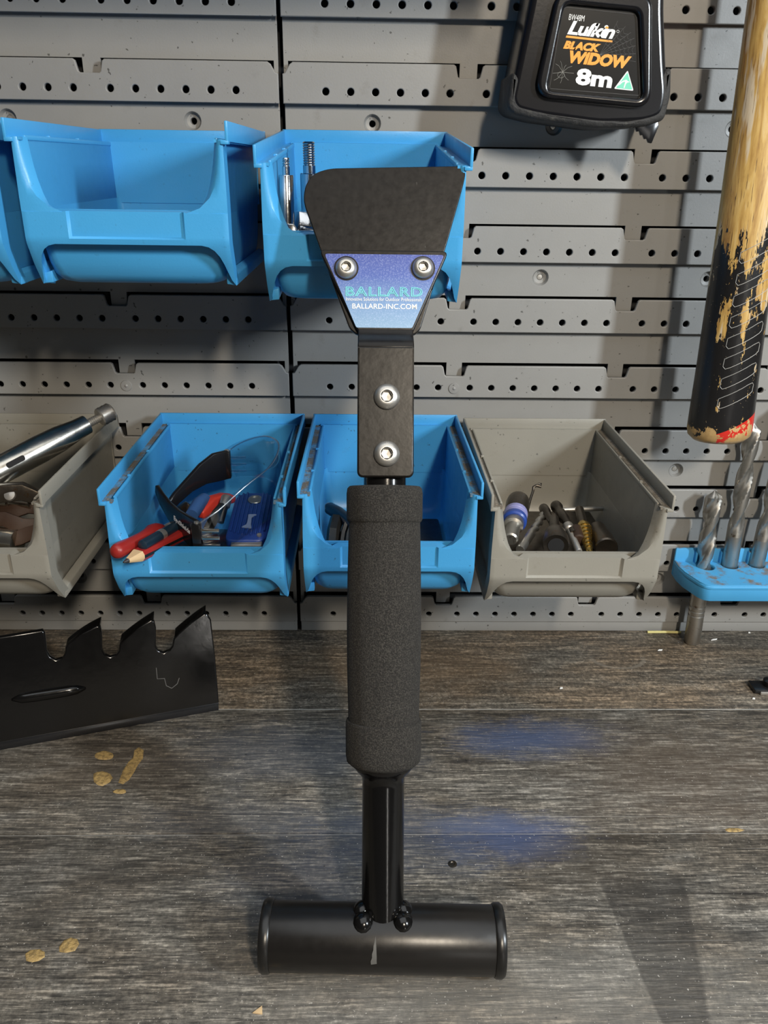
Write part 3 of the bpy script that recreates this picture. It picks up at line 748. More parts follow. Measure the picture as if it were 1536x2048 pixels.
for q in range(3, 9):
    rad_ = 38*q; arc = []
    for k in range(len(angs)-1):
        for u in (0, .25, .5, .75):
            a = radians(angs[k]+(angs[k+1]-angs[k])*u); rr_ = rad_*(1-.09*sin(pi*u)); x_, y_ = wc[0]+rr_*cos(a), wc[1]+rr_*sin(a)
            if x_ < 1150: arc.append((x_, y_))
    if len(arc) > 2: web.append(arc)
web = [[(min(x, 1158), max(y, 120)) for x, y in p] for p in web]
lines(web, .07, M_GREYP, 'web_print')
sp = []
for (dx, dy) in ((-60, -70), (-20, -95), (30, -60), (80, -50), (-85, 10), (-75, 70), (-20, 95), (50, 70), (95, 10)):
    sp.append([(535, 615), (535+dx*.55, 615+dy*.75), (535+dx, 615+dy)])
sp.append([(520+30*cos(a*.628), 640+26*sin(a*.628)) for a in range(11)])
lines(sp, .09, plain('pale_grey_print', (.34, .33, .30), .5), 'spider_print')
lines([[ (1006+11*cos(a*.628), 268+11*sin(a*.628)) for a in range(11)]], .12, M_WHITE, 'ring_print')
border = [cpx(*p) for p in ((560, 62), (1145, 122), (1165, 150), (1195, 800), (1180, 815), (430, 757), (424, 740), (535, 85), (560, 62))]
mb = MB(); mb.tube(border, .10, 4); mb.build('border_print', M_GREYP, lab)
mb = MB(); mb.prism([(195.2, 432), (198.4, 425), (203.0, 413), (202.6, 409.6), (199, 408.8), (197.6, 412)], 13, front(0, -30, 0)); mb.build('lock_lever', M_REDL, tape, bev=1.0)
sk = [(183, 381), (186, 378.6), (187.5, 379), (188.6, 376.6), (190.2, 377), (191.2, 374.6), (192.6, 375), (193.8, 372.6), (195.2, 373), (196.4, 370.8), (198.6, 370.4), (201.6, 380), (200, 384)]
mb = MB(); mb.prism(sk, 2.0, front(0, -44, 0)); mb.build('hook_tip', M_BLKP, tape, bev=.3)

# ------------------------------------------------------------------ hammer hanging at the right
hb = Vector((267.5, -56, 186)); ht = Vector((253.0, -50, 560)); hd = (ht-hb).normalized()
hm = axis_frame(hb, hd)
hx_ = Vector((1, 0, 0)); hx_ = (hx_ - hd*hx_.dot(hd)).normalized(); hy_ = hd.cross(hx_)
hrot = Matrix((hx_, hy_, hd)).transposed()
ham = thing('hammer', 'wooden hammer handle with chipped black grip and red butt hanging at the right', 'hammer', hb, hrot)
prof = [(.01, 0), (8, .3), (17.5, 2.0), (20.6, 5.0), (21.4, 9), (21.2, 18), (20.4, 45), (19.6, 80), (18.8, 115), (18.2, 160), (17.6, 220), (17.0, 290), (16.6, 372)]
mb = MB(); mb.lathe(prof, m=Matrix.Identity(4), seg=40, fn=lambda a, h, k, i: 1.0 if True else 1, cap0=False)
mb.v = [Vector((v.x, v.y*.82, v.z)) for v in mb.v]
hh = mb.build('handle', M_HANDLE, ham, local=True, angle=60)
def hsurf(x, z, lift=.1):
    r = 21.2
    for k in range(len(prof)-1):
        if prof[k][1] <= z <= prof[k+1][1]: r = prof[k][0]+(prof[k+1][0]-prof[k][0])*(z-prof[k][1])/(prof[k+1][1]-prof[k][1])
    x = max(-r*.97, min(r*.97, x)); return Vector((x*(1+lift/r), -(math.sqrt(r*r-x*x)*.82+lift), z))
M_LINE = plain('pale_engraved_line', (.33, .32, .30), .5)
for k in range(8):
    z0 = 27 + k*13.0; xo = -2 + k*.25
    pl = [(-7+xo, z0), (-8.4+xo, z0+1.6), (-8.0+xo, z0+6.4), (-6+xo, z0+7.6), (10+xo, z0+15.6), (13+xo, z0+16.4), (14+xo, z0+15), (13.6+xo, z0+10.6), (11.6+xo, z0+9.0), (-4+xo, z0+1.2), (-7+xo, z0)]
    dense = []
    for a, b in zip(pl[:-1], pl[1:]):
        for u in (0, .25, .5, .75): dense.append(hsurf(a[0]+(b[0]-a[0])*u, a[1]+(b[1]-a[1])*u))
    dense.append(dense[0])
    mb = MB(); mb.tube(dense, .20, 4); mb.build('grip_outline', M_LINE, hh, local=True)

# ------------------------------------------------------------------ drill stand and twist drills
stand = thing('drill_stand', 'blue plastic drill stand tray clipped to the wall, dusty on top', 'drill stand', (315, -8, 70))
t_ = NT('dusty_blue_tray')
_z = t_.n('ShaderNodeNewGeometry').outputs['Normal']; _nz = t_.sep(_z)[2]
_d = t_.math('MULTIPLY', t_.step(_nz, .7, .95), t_.step(t_.noise(55, 6, .7), .46, .62))
M_TRAY = t_.fin(t_.mix(_d, t_.mix(t_.noise(30, 4), (.052, .30, .58), (.065, .35, .66)), (.16, .135, .105)), .55)
tr_o = [(272, -8), (271.5, -20), (273, -30), (278.5, -46), (281.5, -50.5), (286, -52), (400, -52), (400, -8)]
hol = [circle(294.2, -18.5, 6.6, 20), circle(314, -16.5, 6.4, 20), circle(335.5, -12.5 - 3, 6.2, 20), circle(356, -16, 6, 20), circle(377, -16, 6, 20)]
TOPF = Matrix.Translation((0, 0, 70))
plate('tray', round_poly(tr_o, [2, 3, 4, 4, 4, 4, 2, 2]), hol, 3.0, M_TRAY, stand, TOPF, .8, 2)
mb = MB()
wl = [(272.3, -8), (271.8, -20), (273.3, -30), (278.8, -45.8), (281.8, -50.2), (286, -51.7), (400, -51.7)]
rg = [[Vector((x, y, 71.0)), Vector((x+1.6, y+1.2, 71.0)), Vector((x+1.6, y+1.2, 57.5)), Vector((x+.4, y+.6, 57.0))] for x, y in wl]
mb.loft(rg); mb.build('skirt', M_TRAY, stand, bev=.4)
mb = MB()
mb.box((272, -10.5, 58), (400, -8, 81.5))
for x in (288, 308, 330, 352, 374): mb.box((x-1, -14, 69), (x+1, -10, 80))
mb.build('back_plate', M_TRAY, stand, bev=.8)
for x in (298, 314, 321, 336): 
    pass
def drill(label, base, top, R, flute0, group='twist drills in the stand', shank_rings=False, pitch=46, tipl=9):
    base, top = Vector(base), Vector(top); d = top-base; Ln = d.length
    t = thing('twist_drill', label, 'drill bit', base, axis_frame((0, 0, 0), d).to_3x3(), group)
    mb = MB()
    pr = [(R*.9, 0), (R, 1.0)]
    if shank_rings:
        for k in range(3): pr += [(R, 26+k*4), (R*.93, 26.4+k*4), (R*.93, 27.2+k*4), (R, 27.6+k*4)]
    pr += [(R, flute0)]
    mb.lathe(pr, m=Matrix.Identity(4), seg=24); mb.build('shank', M_DRILL, t, local=True, angle=40)
    mb = MB(); rings = []; N = max(24, int((Ln-flute0)/1.6)); seg = 28
    for k in range(N+1):
        h = flute0+(Ln-flute0)*k/N; ph = 2*pi*h/pitch; dep = min(1, (h-flute0)/12)*.40
        tip = 1.0 if h < Ln-tipl*.55 else max(.03, (Ln-h)/(tipl*.55))
        rr_ = []
        for i in range(seg):
            a = 2*pi*i/seg; f_ = abs(cos((a-ph)))       # two lands, two flutes
            g_ = max(0.0, min(1.0, (f_-.55)/.33)); g_ = g_*g_*(3-2*g_)
            q = R*(1-dep*g_)*tip; rr_.append(Vector((q*cos(a), q*sin(a), h)))
        rings.append(rr_)
    mb.loft(rings); mb.build('fluted_body', M_DRILL, t, local=True, angle=38)
    return t
drill('short twist drill at the tray corner reaching down to the bench', (294.6, -19.2, .3), (290.5, -17, 134), 6.3, 62, shank_rings=True, pitch=62)
drill('tall twist drill beside the short one, tip behind the hammer butt', (314.0, -16.5, 62), (311.0, -14.5, 186), 6.0, 96-62, pitch=80)
drill('tall twist drill nearest the right edge of the photo', (335.5, -15.5, 62), (338, -14, 200), 5.8, 92-62, pitch=80)
drill('twist drill cut off by the right edge of the photo', (356, -16, 62), (358, -15, 170), 5.0, 85-62, pitch=70)

# ------------------------------------------------------------------ contents: upper bin bolts
def thread(r, h0, h1, p=1.5, d=.55):
    out = []; h = h0
    while h < h1-1e-6:
        out += [(r, h), (r-d, h+p*.5)]; h += p
    return out+[(r*.96, h1), (r*.8, h1+.6)]
def anchor(label, base, top, neck, rs, rt):
    base, top = Vector(base), Vector(top); Ln = (top-base).length
    t = thing('sleeve_anchor', label, 'anchor bolt', base, axis_frame((0, 0, 0), top-base).to_3x3(), 'anchors in the upper bin')
    mb = MB(); mb.lathe([(rs*.9, 0), (rs, .5), (rs, neck-.4), (rs*.93, neck)], m=Matrix.Identity(4), seg=24); mb.build('sleeve', M_ZINC, t, local=True)
    mb = MB(); mb.lathe([(rt, neck-1), (rt, neck+4)]+thread(rt, neck+4, Ln, 1.3), m=Matrix.Identity(4), seg=20); mb.build('threaded_rod', M_ZINC, t, local=True, angle=20)
anchor('zinc sleeve anchor standing upright beside the scraper blade', (-6.5, -70, 300.5), (-6.9, -71, 367.5), 51, 5.4, 3.6)
anchor('shorter zinc sleeve anchor standing in the bin corner', at(576, 500, -122), at(571.5, 318, -122), (at(576, 500, -122)-at(573, 350, -122)).length, 3.9, 2.0)
def hexbolt(label, p, d, R, h, r, ln):
    t = thing('hex_bolt', label, 'bolt', p, axis_frame((0, 0, 0), d).to_3x3(), 'bolts in the upper bin')
    mb = MB(); mb.lathe([(R, 0), (R, h)], m=Matrix.Identity(4), seg=6); mb.build('bolt_head', M_ZINC, t, local=True, bev=.5, angle=25)
    mb = MB(); mb.lathe([(r, h-.5)]+thread(r, h+2, ln, 1.4), m=Matrix.Identity(4), seg=16); mb.build('threaded_shank', M_ZINC, t, local=True, angle=20)
hexbolt('large zinc hex bolt lying half hidden by the scraper blade', (-11.5, -118, 326.5), (.9, .35, -.12), 8, 8, 4.5, 44)
hexbolt('zinc hex bolt lying lowest against the bin lip', (-10.5, -134, 317.5), (.75, .65, -.1), 7.0, 7, 4, 40)
hexbolt('zinc hex bolt tucked in the left corner of the bin', (-13.6, -136, 324), (.05, .9, -.15), 4.8, 6, 3.0, 30)

# ------------------------------------------------------------------ contents: grey bin with locking pliers
k0 = at(205, 832, -66); k1 = at(172, 852, -72); ke = at(-60, 972, -128)
d = (k0-ke).normalized()
pl = thing('locking_pliers', 'chrome locking pliers with knurled adjusting screw poking out of the grey bin', 'pliers', ke, axis_frame((0, 0, 0), d).to_3x3(), None)
Lp = (k1-ke).length
mb = MB(); hp = [(7.6, 0), (8.6, 12), (8.8, Lp-34), (8.2, Lp-20), (6.6, Lp-8), (6.2, Lp), (4.5, Lp+.2)]
mb.lathe(hp, m=Matrix.Identity(4), seg=28); mb.build('handle_tube', M_CHROME, pl, local=True)
mb = MB(); mb.lathe([(2.7, Lp-2)]+thread(2.9, Lp, Lp+9.5, 1.3, .4), m=Matrix.Identity(4), seg=18); mb.build('adjusting_screw', M_DARKST if False else M_STEEL, pl, local=True, angle=20)
mb = MB()
kp = [(2.4, Lp+9), (5.4, Lp+9.4), (6.0, Lp+10.2)]+[(6.3, Lp+10.4+1.5*k) for k in range(6)]+[(6.0, Lp+18.2), (5.2, Lp+19), (.01, Lp+19.2)]
mb.lathe(kp, m=Matrix.Identity(4), seg=28, fn=lambda a, h, k, i: (1.0 if (k+i) % 2 else .84) if 3 <= k < 9 else 1.0); mb.build('knurled_knob', M_STEEL, pl, local=True, angle=25)
# slot faces the viewer
inv = TM[pl.name].inverted(); sc_ = inv @ at(38, 941, -112); rad2 = Vector((sc_.x, sc_.y, 0)).normalized(); 
vdir = (inv.to_3x3() @ (CAM - at(38, 941, -112))).normalized(); vd = Vector((vdir.x, vdir.y, 0)).normalized(); vt = Vector((0, 0, 1)).cross(vd)
pp = inv @ at(38, 941, -112)
sl = round_poly([(-6, -1.7), (6, -1.7), (6, 1.7), (-6, 1.7)], 1.6)
mb = MB(); zc = pp.z
mb.prism(sl, 1.5, Matrix(((0, vt.x, vd.x, vd.x*8.75), (0, vt.y, vd.y, vd.y*8.75), (1, vt.z, vd.z, zc), (0, 0, 0, 1)))); mb.build('slot', M_BACK, pl, local=True)
def lathe_thing(name, label, cat, prof_mats, p0, p1, seg=24, group=None, parts=None, bev=0):
    p0, p1 = Vector(p0), Vector(p1); t = thing(name, label, cat, p0, axis_frame((0, 0, 0), p1-p0).to_3x3(), group)
    for nm, prof_, mat in prof_mats:
        mb = MB(); mb.lathe(prof_, m=Matrix.Identity(4), seg=seg); mb.build(nm, mat, t, local=True, bev=bev)
    return t
# leather strap folds, chrome sockets and a dark plier jaw below the handle
st = thing('leather_strap', 'crumpled brown leather strap under the locking pliers', 'strap', (-190, -125, 150))
for q, (zz, yy) in enumerate(((156, -132), (150.5, -138), (160, -122))):
    mb = MB(); pth = [Vector((-200+5*k, yy+1.5*sin(k*1.3+q), zz+2.2*sin(k*.9+q*2))) for k in range(8)]
    mb.ribbon(pth, 9, 3.0, (0, .5, .9)); mb.build('strap_fold', M_LEATHER, st, bev=.8)
lathe_thing('chrome_socket', 'chrome socket lying lowest at the bin lip under the strap', 'socket', [('barrel', [(6.0, 0), (7.6, .6), (7.8, 18), (6.6, 19), (6.0, 30), (4.5, 30.5)], M_CHROME)], (-181, -138, 146.5), (-212, -131, 146.5), group='sockets in the grey bin')
lathe_thing('chrome_socket', 'chrome socket with fluted end behind the leather strap', 'socket', [('barrel', [(6.0, 0), (7.0, .6), (7.2, 14), (8.2, 15), (8.2, 26), (7, 26.5)], M_CHROME)], (-176, -118, 166), (-206, -112, 167), group='sockets in the grey bin')
jaw = thing('plier_jaw', 'dark oily plier jaw lying between the handle and the strap', 'pliers', (-185, -120, 170))
mb = MB(); mb.ribbon([Vector((-212, -128, 168)), Vector((-195, -126, 173)), Vector((-180, -124, 173.5)), Vector((-170, -122, 168)), Vector((-166, -121, 160))], [10, 12, 11, 9, 5], 6); mb.build('jaw_plate', M_DARKST, jaw, bev=1.2)
mb = MB(); mb.lathe([(3.4, 0), (3.6, .4), (3.2, 1.6), (.01, 2)], (-186, -127.3, 172), (0, -.8, .6), 16); mb.build('rivet', M_STEEL, jaw)

# ------------------------------------------------------------------ contents: blue bin with glasses
def rod(name, label, cat, a, b, r, mat, seg=16, group=None):
    mb = MB(); a, b = Vector(a), Vector(b); L_ = (b-a).length
    t = thing(name, label, cat, a, axis_frame((0, 0, 0), b-a).to_3x3(), group); return t, L_
a_ = at(229, 1105, -167); b_ = at(322, 1058, -122)
t, L_ = rod('screwdriver', 'red handled screwdriver resting on the lip of the blue bin', 'screwdriver', a_, b_, 4.4, M_RED)
mb = MB(); mb.lathe([(.01, -.6), (2.2, -.3), (3.8, .8), (4.5, 3), (4.6, 7), (4.2, 16), (4.0, L_*.55), (4.6, L_*.72), (5.6, L_*.80), (5.2, L_*.9), (3.6, L_), (2, L_+1)], m=Matrix.Identity(4), seg=24); mb.build('handle', M_RED, t, local=True, angle=60)
mb = MB(); mb.lathe([(1.6, L_), (1.6, L_+30)], m=Matrix.Identity(4), seg=12); mb.build('steel_blade', M_STEEL, t, local=True)
a_ = at(247, 1125, -171); b_ = at(372, 1064, -122)
t, L_ = rod('carpenter_pencil', 'flat red and black pencil with sharpened wood tip over the bin lip', 'pencil', a_, b_, 3, M_RED)
fl = lambda w, h_: [Vector((w*x, h_*y, 0)) for x, y in ((1, .35), (.7, 1), (-.7, 1), (-1, .35), (-1, -.35), (-.7, -1), (.7, -1), (1, -.35))]
def sect(w, h_, z): return [v+Vector((0, 0, z)) for v in fl(w, h_)]
mb = MB(); mb.loft([sect(.5, .4, 0), sect(1.5, 1.2, 3.4)]); mb.build('lead', M_LEAD, t, local=True)
mb = MB(); mb.loft([sect(1.5, 1.2, 3.4), sect(4.4, 3.0, 11.5), sect(4.45, 3.05, 13)]); mb.build('bare_wood_tip', M_PALE, t, local=True)
mb = MB(); mb.loft([sect(4.5, 3.1, 12.4), sect(4.5, 3.1, L_)]); bd = mb.build('painted_body', M_RED, t, local=True)
mb = MB(); mb.box((-4.62, -.9, 12.4), (4.62, .9, L_)); mb.build('black_stripe', M_BLKP, bd, local=True)
a_ = at(283, 1092, -158); b_ = at(362, 1048, -118)
t, L_ = rod('pen', 'dark blue pen lying between the screwdriver and the red pencil', 'pen', a_, b_, 3, M_TEALDK)
mb = MB(); mb.lathe([(1.5, 0), (3.2, 1), (3.4, 20), (3.2, L_)], m=Matrix.Identity(4), seg=14); mb.build('barrel', M_TEALDK, t, local=True)
mb = MB(); mb.lathe([(3.5, 18), (3.6, 22)], m=Matrix.Identity(4), seg=14); mb.build('collar', M_STEEL, t, local=True)

gl_ = thing('safety_glasses', 'clear safety glasses with black arms propped inside the worn blue bin', 'safety glasses', (-60, -95, 150))
h1 = at(396, 1075, -143); h2 = at(455, 928, -52)
arm1 = [h1+Vector((1, 0, 0)), at(380, 1062, -136), at(360, 1045, -126), at(340, 1022, -114), at(324, 998, -104), at(314, 976, -96)]
mb = MB(); mb.ribbon(arm1, [21, 20, 17, 13, 10, 6], 3.0, (0, 0, 1)); ar1 = mb.build('arm', M_BLKP, gl_, bev=.8, angle=60)
arm2 = [h2+Vector((1, 0, 0)), at(430, 935, -58), at(405, 948, -66), at(378, 970, -76), at(352, 996, -88), at(338, 1014, -94)]
mb = MB(); mb.ribbon(arm2, [21, 21, 16, 11, 9, 7], 3.0, (0, 0, 1)); mb.build('arm', M_BLKP, gl_, bev=.8, angle=60)
for h_ in (h1, h2):
    mb = MB(); mb.box((h_.x-3, h_.y-3, h_.z-10), (h_.x+2.4, h_.y+2.4, h_.z+9.5)); hg = mb.build('hinge', M_BLKP, gl_, bev=.8)
    mb = MB(); mb.lathe([(1.7, 0), (1.6, 1.0), (.01, 1.3)], h_+Vector((0, 0, 9.4)), (0, 0, 1), 12); mb.build('hinge_pin', M_STEEL, hg)
cz = Vector((0, 0, 1))
ctrl = [h1+Vector((2.4, -1, 0)), at(440, 1060, -140), at(492, 1020, -128), at(540, 985, -112), at(558, 955, -96), at(556, 930, -82), at(530, 915, -66), at(490, 918, -56), h2+Vector((2.2, 1, 0))]
lens_path = []
for k in range(len(ctrl)-1):
    p0_, p1_, p2_, p3_ = ctrl[max(k-1, 0)], ctrl[k], ctrl[k+1], ctrl[min(k+2, len(ctrl)-1)]
    for u in (0, .25, .5, .75):
        lens_path.append(.5*((2*p1_)+(p2_-p0_)*u+(2*p0_-5*p1_+4*p2_-p3_)*u*u+(3*p1_-p0_-3*p2_+p3_)*u**3))
lens_path.append(ctrl[-1])
nL = len(lens_path)
mb = MB(); mb.ribbon(lens_path, [20+14*sin(pi*k/(nL-1)) for k in range(nL)], 1.6); ln_ = mb.build('lens', M_LENS, gl_, angle=60)
for sg in (1,):
    mb = MB(); mb.tube([p+Vector((0, 0, sg*(10+7*sin(pi*k/(nL-1))))) for k, p in enumerate(lens_path)], .5, 6); mb.build('lens_edge', M_LENSEDGE, ln_, angle=70)
for h_, sgn in ((h1, 1), (h2, 1)):
    for q in range(3):
        mb = MB(); z_ = h_.z-5+q*5
        mb.box((h_.x+2, h_.y-1.6, z_-.9), (h_.x+13, h_.y+.2, z_+.9)); mb.build('clip_tab', M_CHROME if h_ is h1 else M_LENS, gl_, bev=.3)
pa = arm1[3]*.35+arm1[2]*.65; pb = arm1[1]*.75+arm1[0]*.25
nrm = (pb-pa).cross(Vector((0, 0, 1))).normalized()
if nrm.dot(CAM-pa) < 0: nrm = -nrm
text('lettering', 'EyeShields', pa+nrm*1.75+Vector((0, 0, -1.5)), pb+nrm*1.75+Vector((0, 0, -1.5)), Vector((0, 0, 1)), 4.2, M_WHITE, ar1, .05, bold=.1)

# blue ribbed tool
ub = [at(462, 985, -78), at(540, 985, -78), at(528, 1085, -132), at(448, 1078, -132)]
rt_ = (ub[1]-ub[0]).normalized(); dn = ((ub[3]-ub[0])+(ub[2]-ub[1])).normalized()
bt = thing('utility_knife', 'dark blue ribbed utility knife lying in the worn blue bin', 'utility knife', ub[3])
fr_ = frame(ub[3], rt_, -dn)
wd = (ub[1]-ub[0]).length; ln = (ub[3]-ub[0]).length
plate('casing', round_poly([(0, 0), (wd, 0), (wd, ln), (0, ln)], [6, 8, 11, 11], 6), [circle(wd*.52, ln-9, 4.4, 18)], 8, M_NAVY, bt, fr_ @ Matrix.Translation((0, 0, -1.2)), 1.2, 2)
for k in range(9):
    x_ = 2.6+(wd-5.2)*k/8; e_ = 4.5 if k in (0, 8) else (2.5 if k in (1, 7) else 1.5)
    segs = [(e_+5, ln-e_)] if not 2 < k < 6 else [(e_+4, ln-15)]
    for (s0, s1) in segs:
        mb = MB(); mb.box((x_-.62, s0, -1.6), (x_+.62, s1, .2), fr_); mb.build('grip_rib', M_NAVY, bt, bev=.35)
mb = MB(); mb.lathe([(4.9, 0), (4.6, .5), (3.2, .6), (3.0, -3), (.01, -3)], m=fr_ @ Matrix.Translation((wd*.52, ln-9, -.9)), seg=22); mb.build('steel_eyelet', M_STEEL, bt)
mb = MB(); mb.prism(round_poly([(wd*.34, ln*.22), (wd*.60, ln*.20), (wd*.56, ln*.28), (wd*.54, ln*.42), (wd*.66, ln*.48), (wd*.44, ln*.48), (wd*.46, ln*.40), (wd*.46, ln*.28)], 1), .6, fr_ @ Matrix.Translation((0, 0, .5))); mb.build('pale_emblem', plain('pale_blue_print', (.30, .36, .55), .5), bt)
mb = MB(); mb.box((4, -3.2, -9), (wd-3, 2.5, -2.4), fr_); mb.build('steel_end', M_STEEL, bt, bev=.8)
mb = MB(); mb.lathe([(1.6, 0), (1.4, 1.1), (.01, 1.4)], m=fr_ @ Matrix.Translation((wd*.8, 5, -1)), seg=12); mb.build('cap_screw', M_STEEL, bt)
# red and blue handled pliers behind
pr_ = thing('snips', 'red and blue handled snips half buried behind the safety glasses arm', 'snips', (-75, -75, 140))
mb = MB(); mb.tube([at(384, 1030, -100), at(398, 1008, -88), at(410, 998, -80)], [4.2, 4.8, 4.4], 14); mb.build('blue_handle', plastic('faded_blue_grip', (.05, .13, .34), (.03, .09, .26), .45, .2), pr_, angle=60)
mb = MB(); mb.ribbon([at(398, 1030, -92), at(424, 1008, -80), at(445, 998, -72), at(466, 996, -66)], [6, 11, 8, 5], 8); mb.build('red_handle', M_REDL, pr_, bev=1.5, angle=60)
t = lathe_thing('bit_holder', 'small steel bit holder standing beside the ribbed knife', 'bit holder', [('stem', [(2.2, 0), (2.4, 10), (2.6, 11)], M_DARKST), ('collar', [(3.0, 11), (3.6, 11.5), (3.6, 18), (3.0, 19), (2, 19.2)], M_STEEL)], at(441, 1045, -104), at(452, 1000, -92), 16)
t = thing('needle_file', 'dark slim file lying across the tools in the worn blue bin', 'file', at(415, 1060, -115))
mb = MB(); mb.ribbon([at(414, 1062, -116), at(432, 1030, -104), at(446, 1012, -96)], [6, 7, 6], 4); mb.build('file_body', M_DARKST, t, bev=.8)
t = thing('small_clamp', 'small black clamp near the back left of the worn blue bin', 'clamp', at(368, 1015, -80))
mb = MB(); mb.ribbon([at(360, 1022, -84), at(372, 1014, -80), at(382, 1020, -80)], [7, 8, 5], 4); mb.build('clamp_jaw', M_DARKST, t, bev=.7)
t = thing('black_case', 'small black tool case at the bottom of the worn blue bin', 'case', (-75, -128, 118))
mb = MB(); mb.box((-102, -136, 116), (-30, -96, 137)); mb.build('case_shell', M_BLKP, t, bev=2.5)
mb = MB(); mb.box((-84, -137.2, 124), (-76, -135.8, 131)); mb.build('case_latch', M_STEEL, t, bev=.5)

# ------------------------------------------------------------------ contents: blue bin behind the grip
def hexkey(label, pts, r):
    t = thing('hex_key', label, 'hex key', pts[0], None, 'hex keys in the lower blue bin')
    mb = MB(); mb.tube(pts, r, 6); mb.build('bar', M_DARKST, t, angle=20); return t
hs = thing('hex_key_holder', 'dark teal folding key holder lying in the blue bin beside the grip', 'tool holder', (10, -110, 130))
mb = MB(); mb.ribbon([at(655, 1014, -92), at(676, 1026, -100), at(700, 1045, -110), at(725, 1064, -118)], [7, 8, 8, 7], 6); mb.build('holder_shell', M_TEALDK, hs, bev=1.6, angle=60)
mb = MB(); mb.lathe([(3, 0), (3, .8), (1, 1.2), (.01, 1.2)], at(658, 1014, -93), (0, -.6, .8), 14); mb.build('pivot', M_STEEL, hs)
hexkey('broad dark key standing leftmost in the blue bin behind the grip', [at(664, 1105, -120), at(668, 1060, -112), at(674, 1036, -104)], 4.4)
hexkey('thin steel key beside the broad one behind the grip', [at(682, 1105, -122), at(688, 1065, -114), at(694, 1046, -110)], 2.2)
hexkey('dark key touching the foam grip edge in the blue bin', [at(694, 1105, -124), at(700, 1068, -118), at(706, 1050, -114)], 2.8)
fl_ = thing('dark_pouch', 'flat dark pouch on the floor of the blue bin behind the grip', 'pouch', (40, -90, 117))
mb = MB(); mb.box((2, -128, 114.8), (80, -40, 120)); mb.build('pouch_body', M_DARKST, fl_, bev=2)

# ------------------------------------------------------------------ contents: grey bin of drills
lathe_thing('nut_driver', 'black and blue banded nut driver in the left corner of the grey bin', 'nut driver', [('rubber_end', [(4, 0), (7.4, 1.2), (8.0, 6), (7.6, 17), (7.4, 18)], M_DARKST), ('lilac_band', [(7.7, 18), (7.9, 19), (7.9, 22), (7.3, 22.4), (7.9, 22.8), (7.9, 26)], M_PURPLE), ('blue_band', [(7.9, 26), (8.1, 26.5), (8.1, 30), (7.2, 31)], M_NAVY), ('steel_nose', [(6.4, 30.5), (6.4, 36), (4.6, 37), (4.6, 52), (3.6, 53)], M_DRILL)], at(1037, 1000, -72), at(1020, 1085, -126), 24)
hk = thing('wire_hook', 'bent dark wire hook leaning on the back of the grey bin', 'wire hook', at(1057, 1016, -60))
mb = MB(); mb.tube([at(1054, 1024, -66), at(1060, 1000, -58), at(1066, 982, -52), at(1067, 974, -50), at(1073, 971, -50), at(1081, 973, -50), at(1082, 968, -49), at(1076, 968, -49)], [1.1, 1.0, .9, 1.0, 1.2, 1.2, 1.0, .9], 8); mb.build('wire', M_DARKST, hk, angle=70)
def lying_drill(label, a, b, R, fl0):
    return drill(label, a, b, R, fl0, 'drill bits in the grey bin', False, 20, 5)
lying_drill('slim bright drill bit slanting left of the brown holder in grey bin', at(1040, 1100, -128), at(1093, 1022, -68), 2.9, 22)
lathe_thing('bit_socket', 'brown magnetic bit socket facing the viewer in the middle of grey bin', 'socket', [('barrel', [(5.0, .8), (6.8, .2), (7.8, 0), (8.2, 2), (8.0, 9), (6.8, 16), (4.5, 21), (3.4, 23), (3.2, 38)], M_DARKST), ('bore', [(.01, .3), (5.0, .4), (5.0, 1.2)], M_BACK)], at(1112, 1092, -129), at(1108, 1040, -94), 28)
lathe_thing('driver_bit', 'dark driver bit with ball end pointing to the back of grey bin', 'driver bit', [('shaft', [(2.6, 0), (2.8, 22), (3.6, 24), (3.6, 34), (2.8, 36), (3.2, 40), (4.2, 43), (3.8, 47), (1.6, 49)], M_DARKST)], at(1148, 1068, -112), at(1112, 1012, -66), 14, 'driver bits in the grey bin')
lathe_thing('driver_bit', 'steel driver shank slanting down beside the gold step drill', 'driver bit', [('shaft', [(1.8, 0), (2.2, .6), (2.2, 26), (3.4, 27), (3.6, 32), (2.6, 33)], M_STEEL)], at(1158, 1104, -132), at(1138, 1058, -104), 14, 'driver bits in the grey bin')
lathe_thing('driver_bit', 'short dark bit lying upper left of the brown bit socket', 'driver bit', [('shaft', [(2.4, 0), (2.6, 16), (3.4, 18), (3.4, 26), (2.6, 28)], M_DARKST)], at(1104, 1044, -92), at(1086, 1014, -64), 12, 'driver bits in the grey bin')
lathe_thing('cross_rod', 'thin steel rod lying across the back of the grey bin', 'rod', [('bar', [(1.5, 0), (1.7, .4), (1.7, 32), (1.4, 32.6)], M_STEEL)], at(1120, 1020, -58), at(1172, 1018, -56), 12)
sd_a, sd_b = at(1180, 1106, -134), at(1160, 1024, -80)
st_p = [(.01, 0), (1.6, .6)]
for k in range(8): st_p += [(2.0+.42*k, 2+4.0*k), (2.0+.42*k, 4.6+4.0*k), (1.5+.42*k, 5.0+4.0*k), (1.5+.42*k, 5.8+4.0*k)]
lathe_thing('step_drill', 'gold stepped drill pointing at the lip of grey bin', 'step drill', [('stepped_cone', st_p+[(3.0, 38)], M_GOLD), ('shank', [(3.0, 37), (3.0, 58), (2.6, 59)], M_DARKST)], sd_a, sd_b, 20)
lathe_thing('impact_socket', 'dark impact socket at the right of the gold step drill', 'socket', [('barrel', [(4.0, .5), (6.6, 0), (7.4, 1), (7.2, 16), (6.0, 20), (6.0, 30), (5, 31)], M_DARKST)], at(1213, 1098, -126), at(1190, 1052, -90), 24)
lathe_thing('brown_plug', 'brown wooden plug behind the gold step drill', 'plug', [('body', [(3.5, 0), (4.4, .8), (4.4, 14), (3.4, 16)], M_LEATHER)], at(1158, 1082, -118), at(1150, 1048, -96), 16)
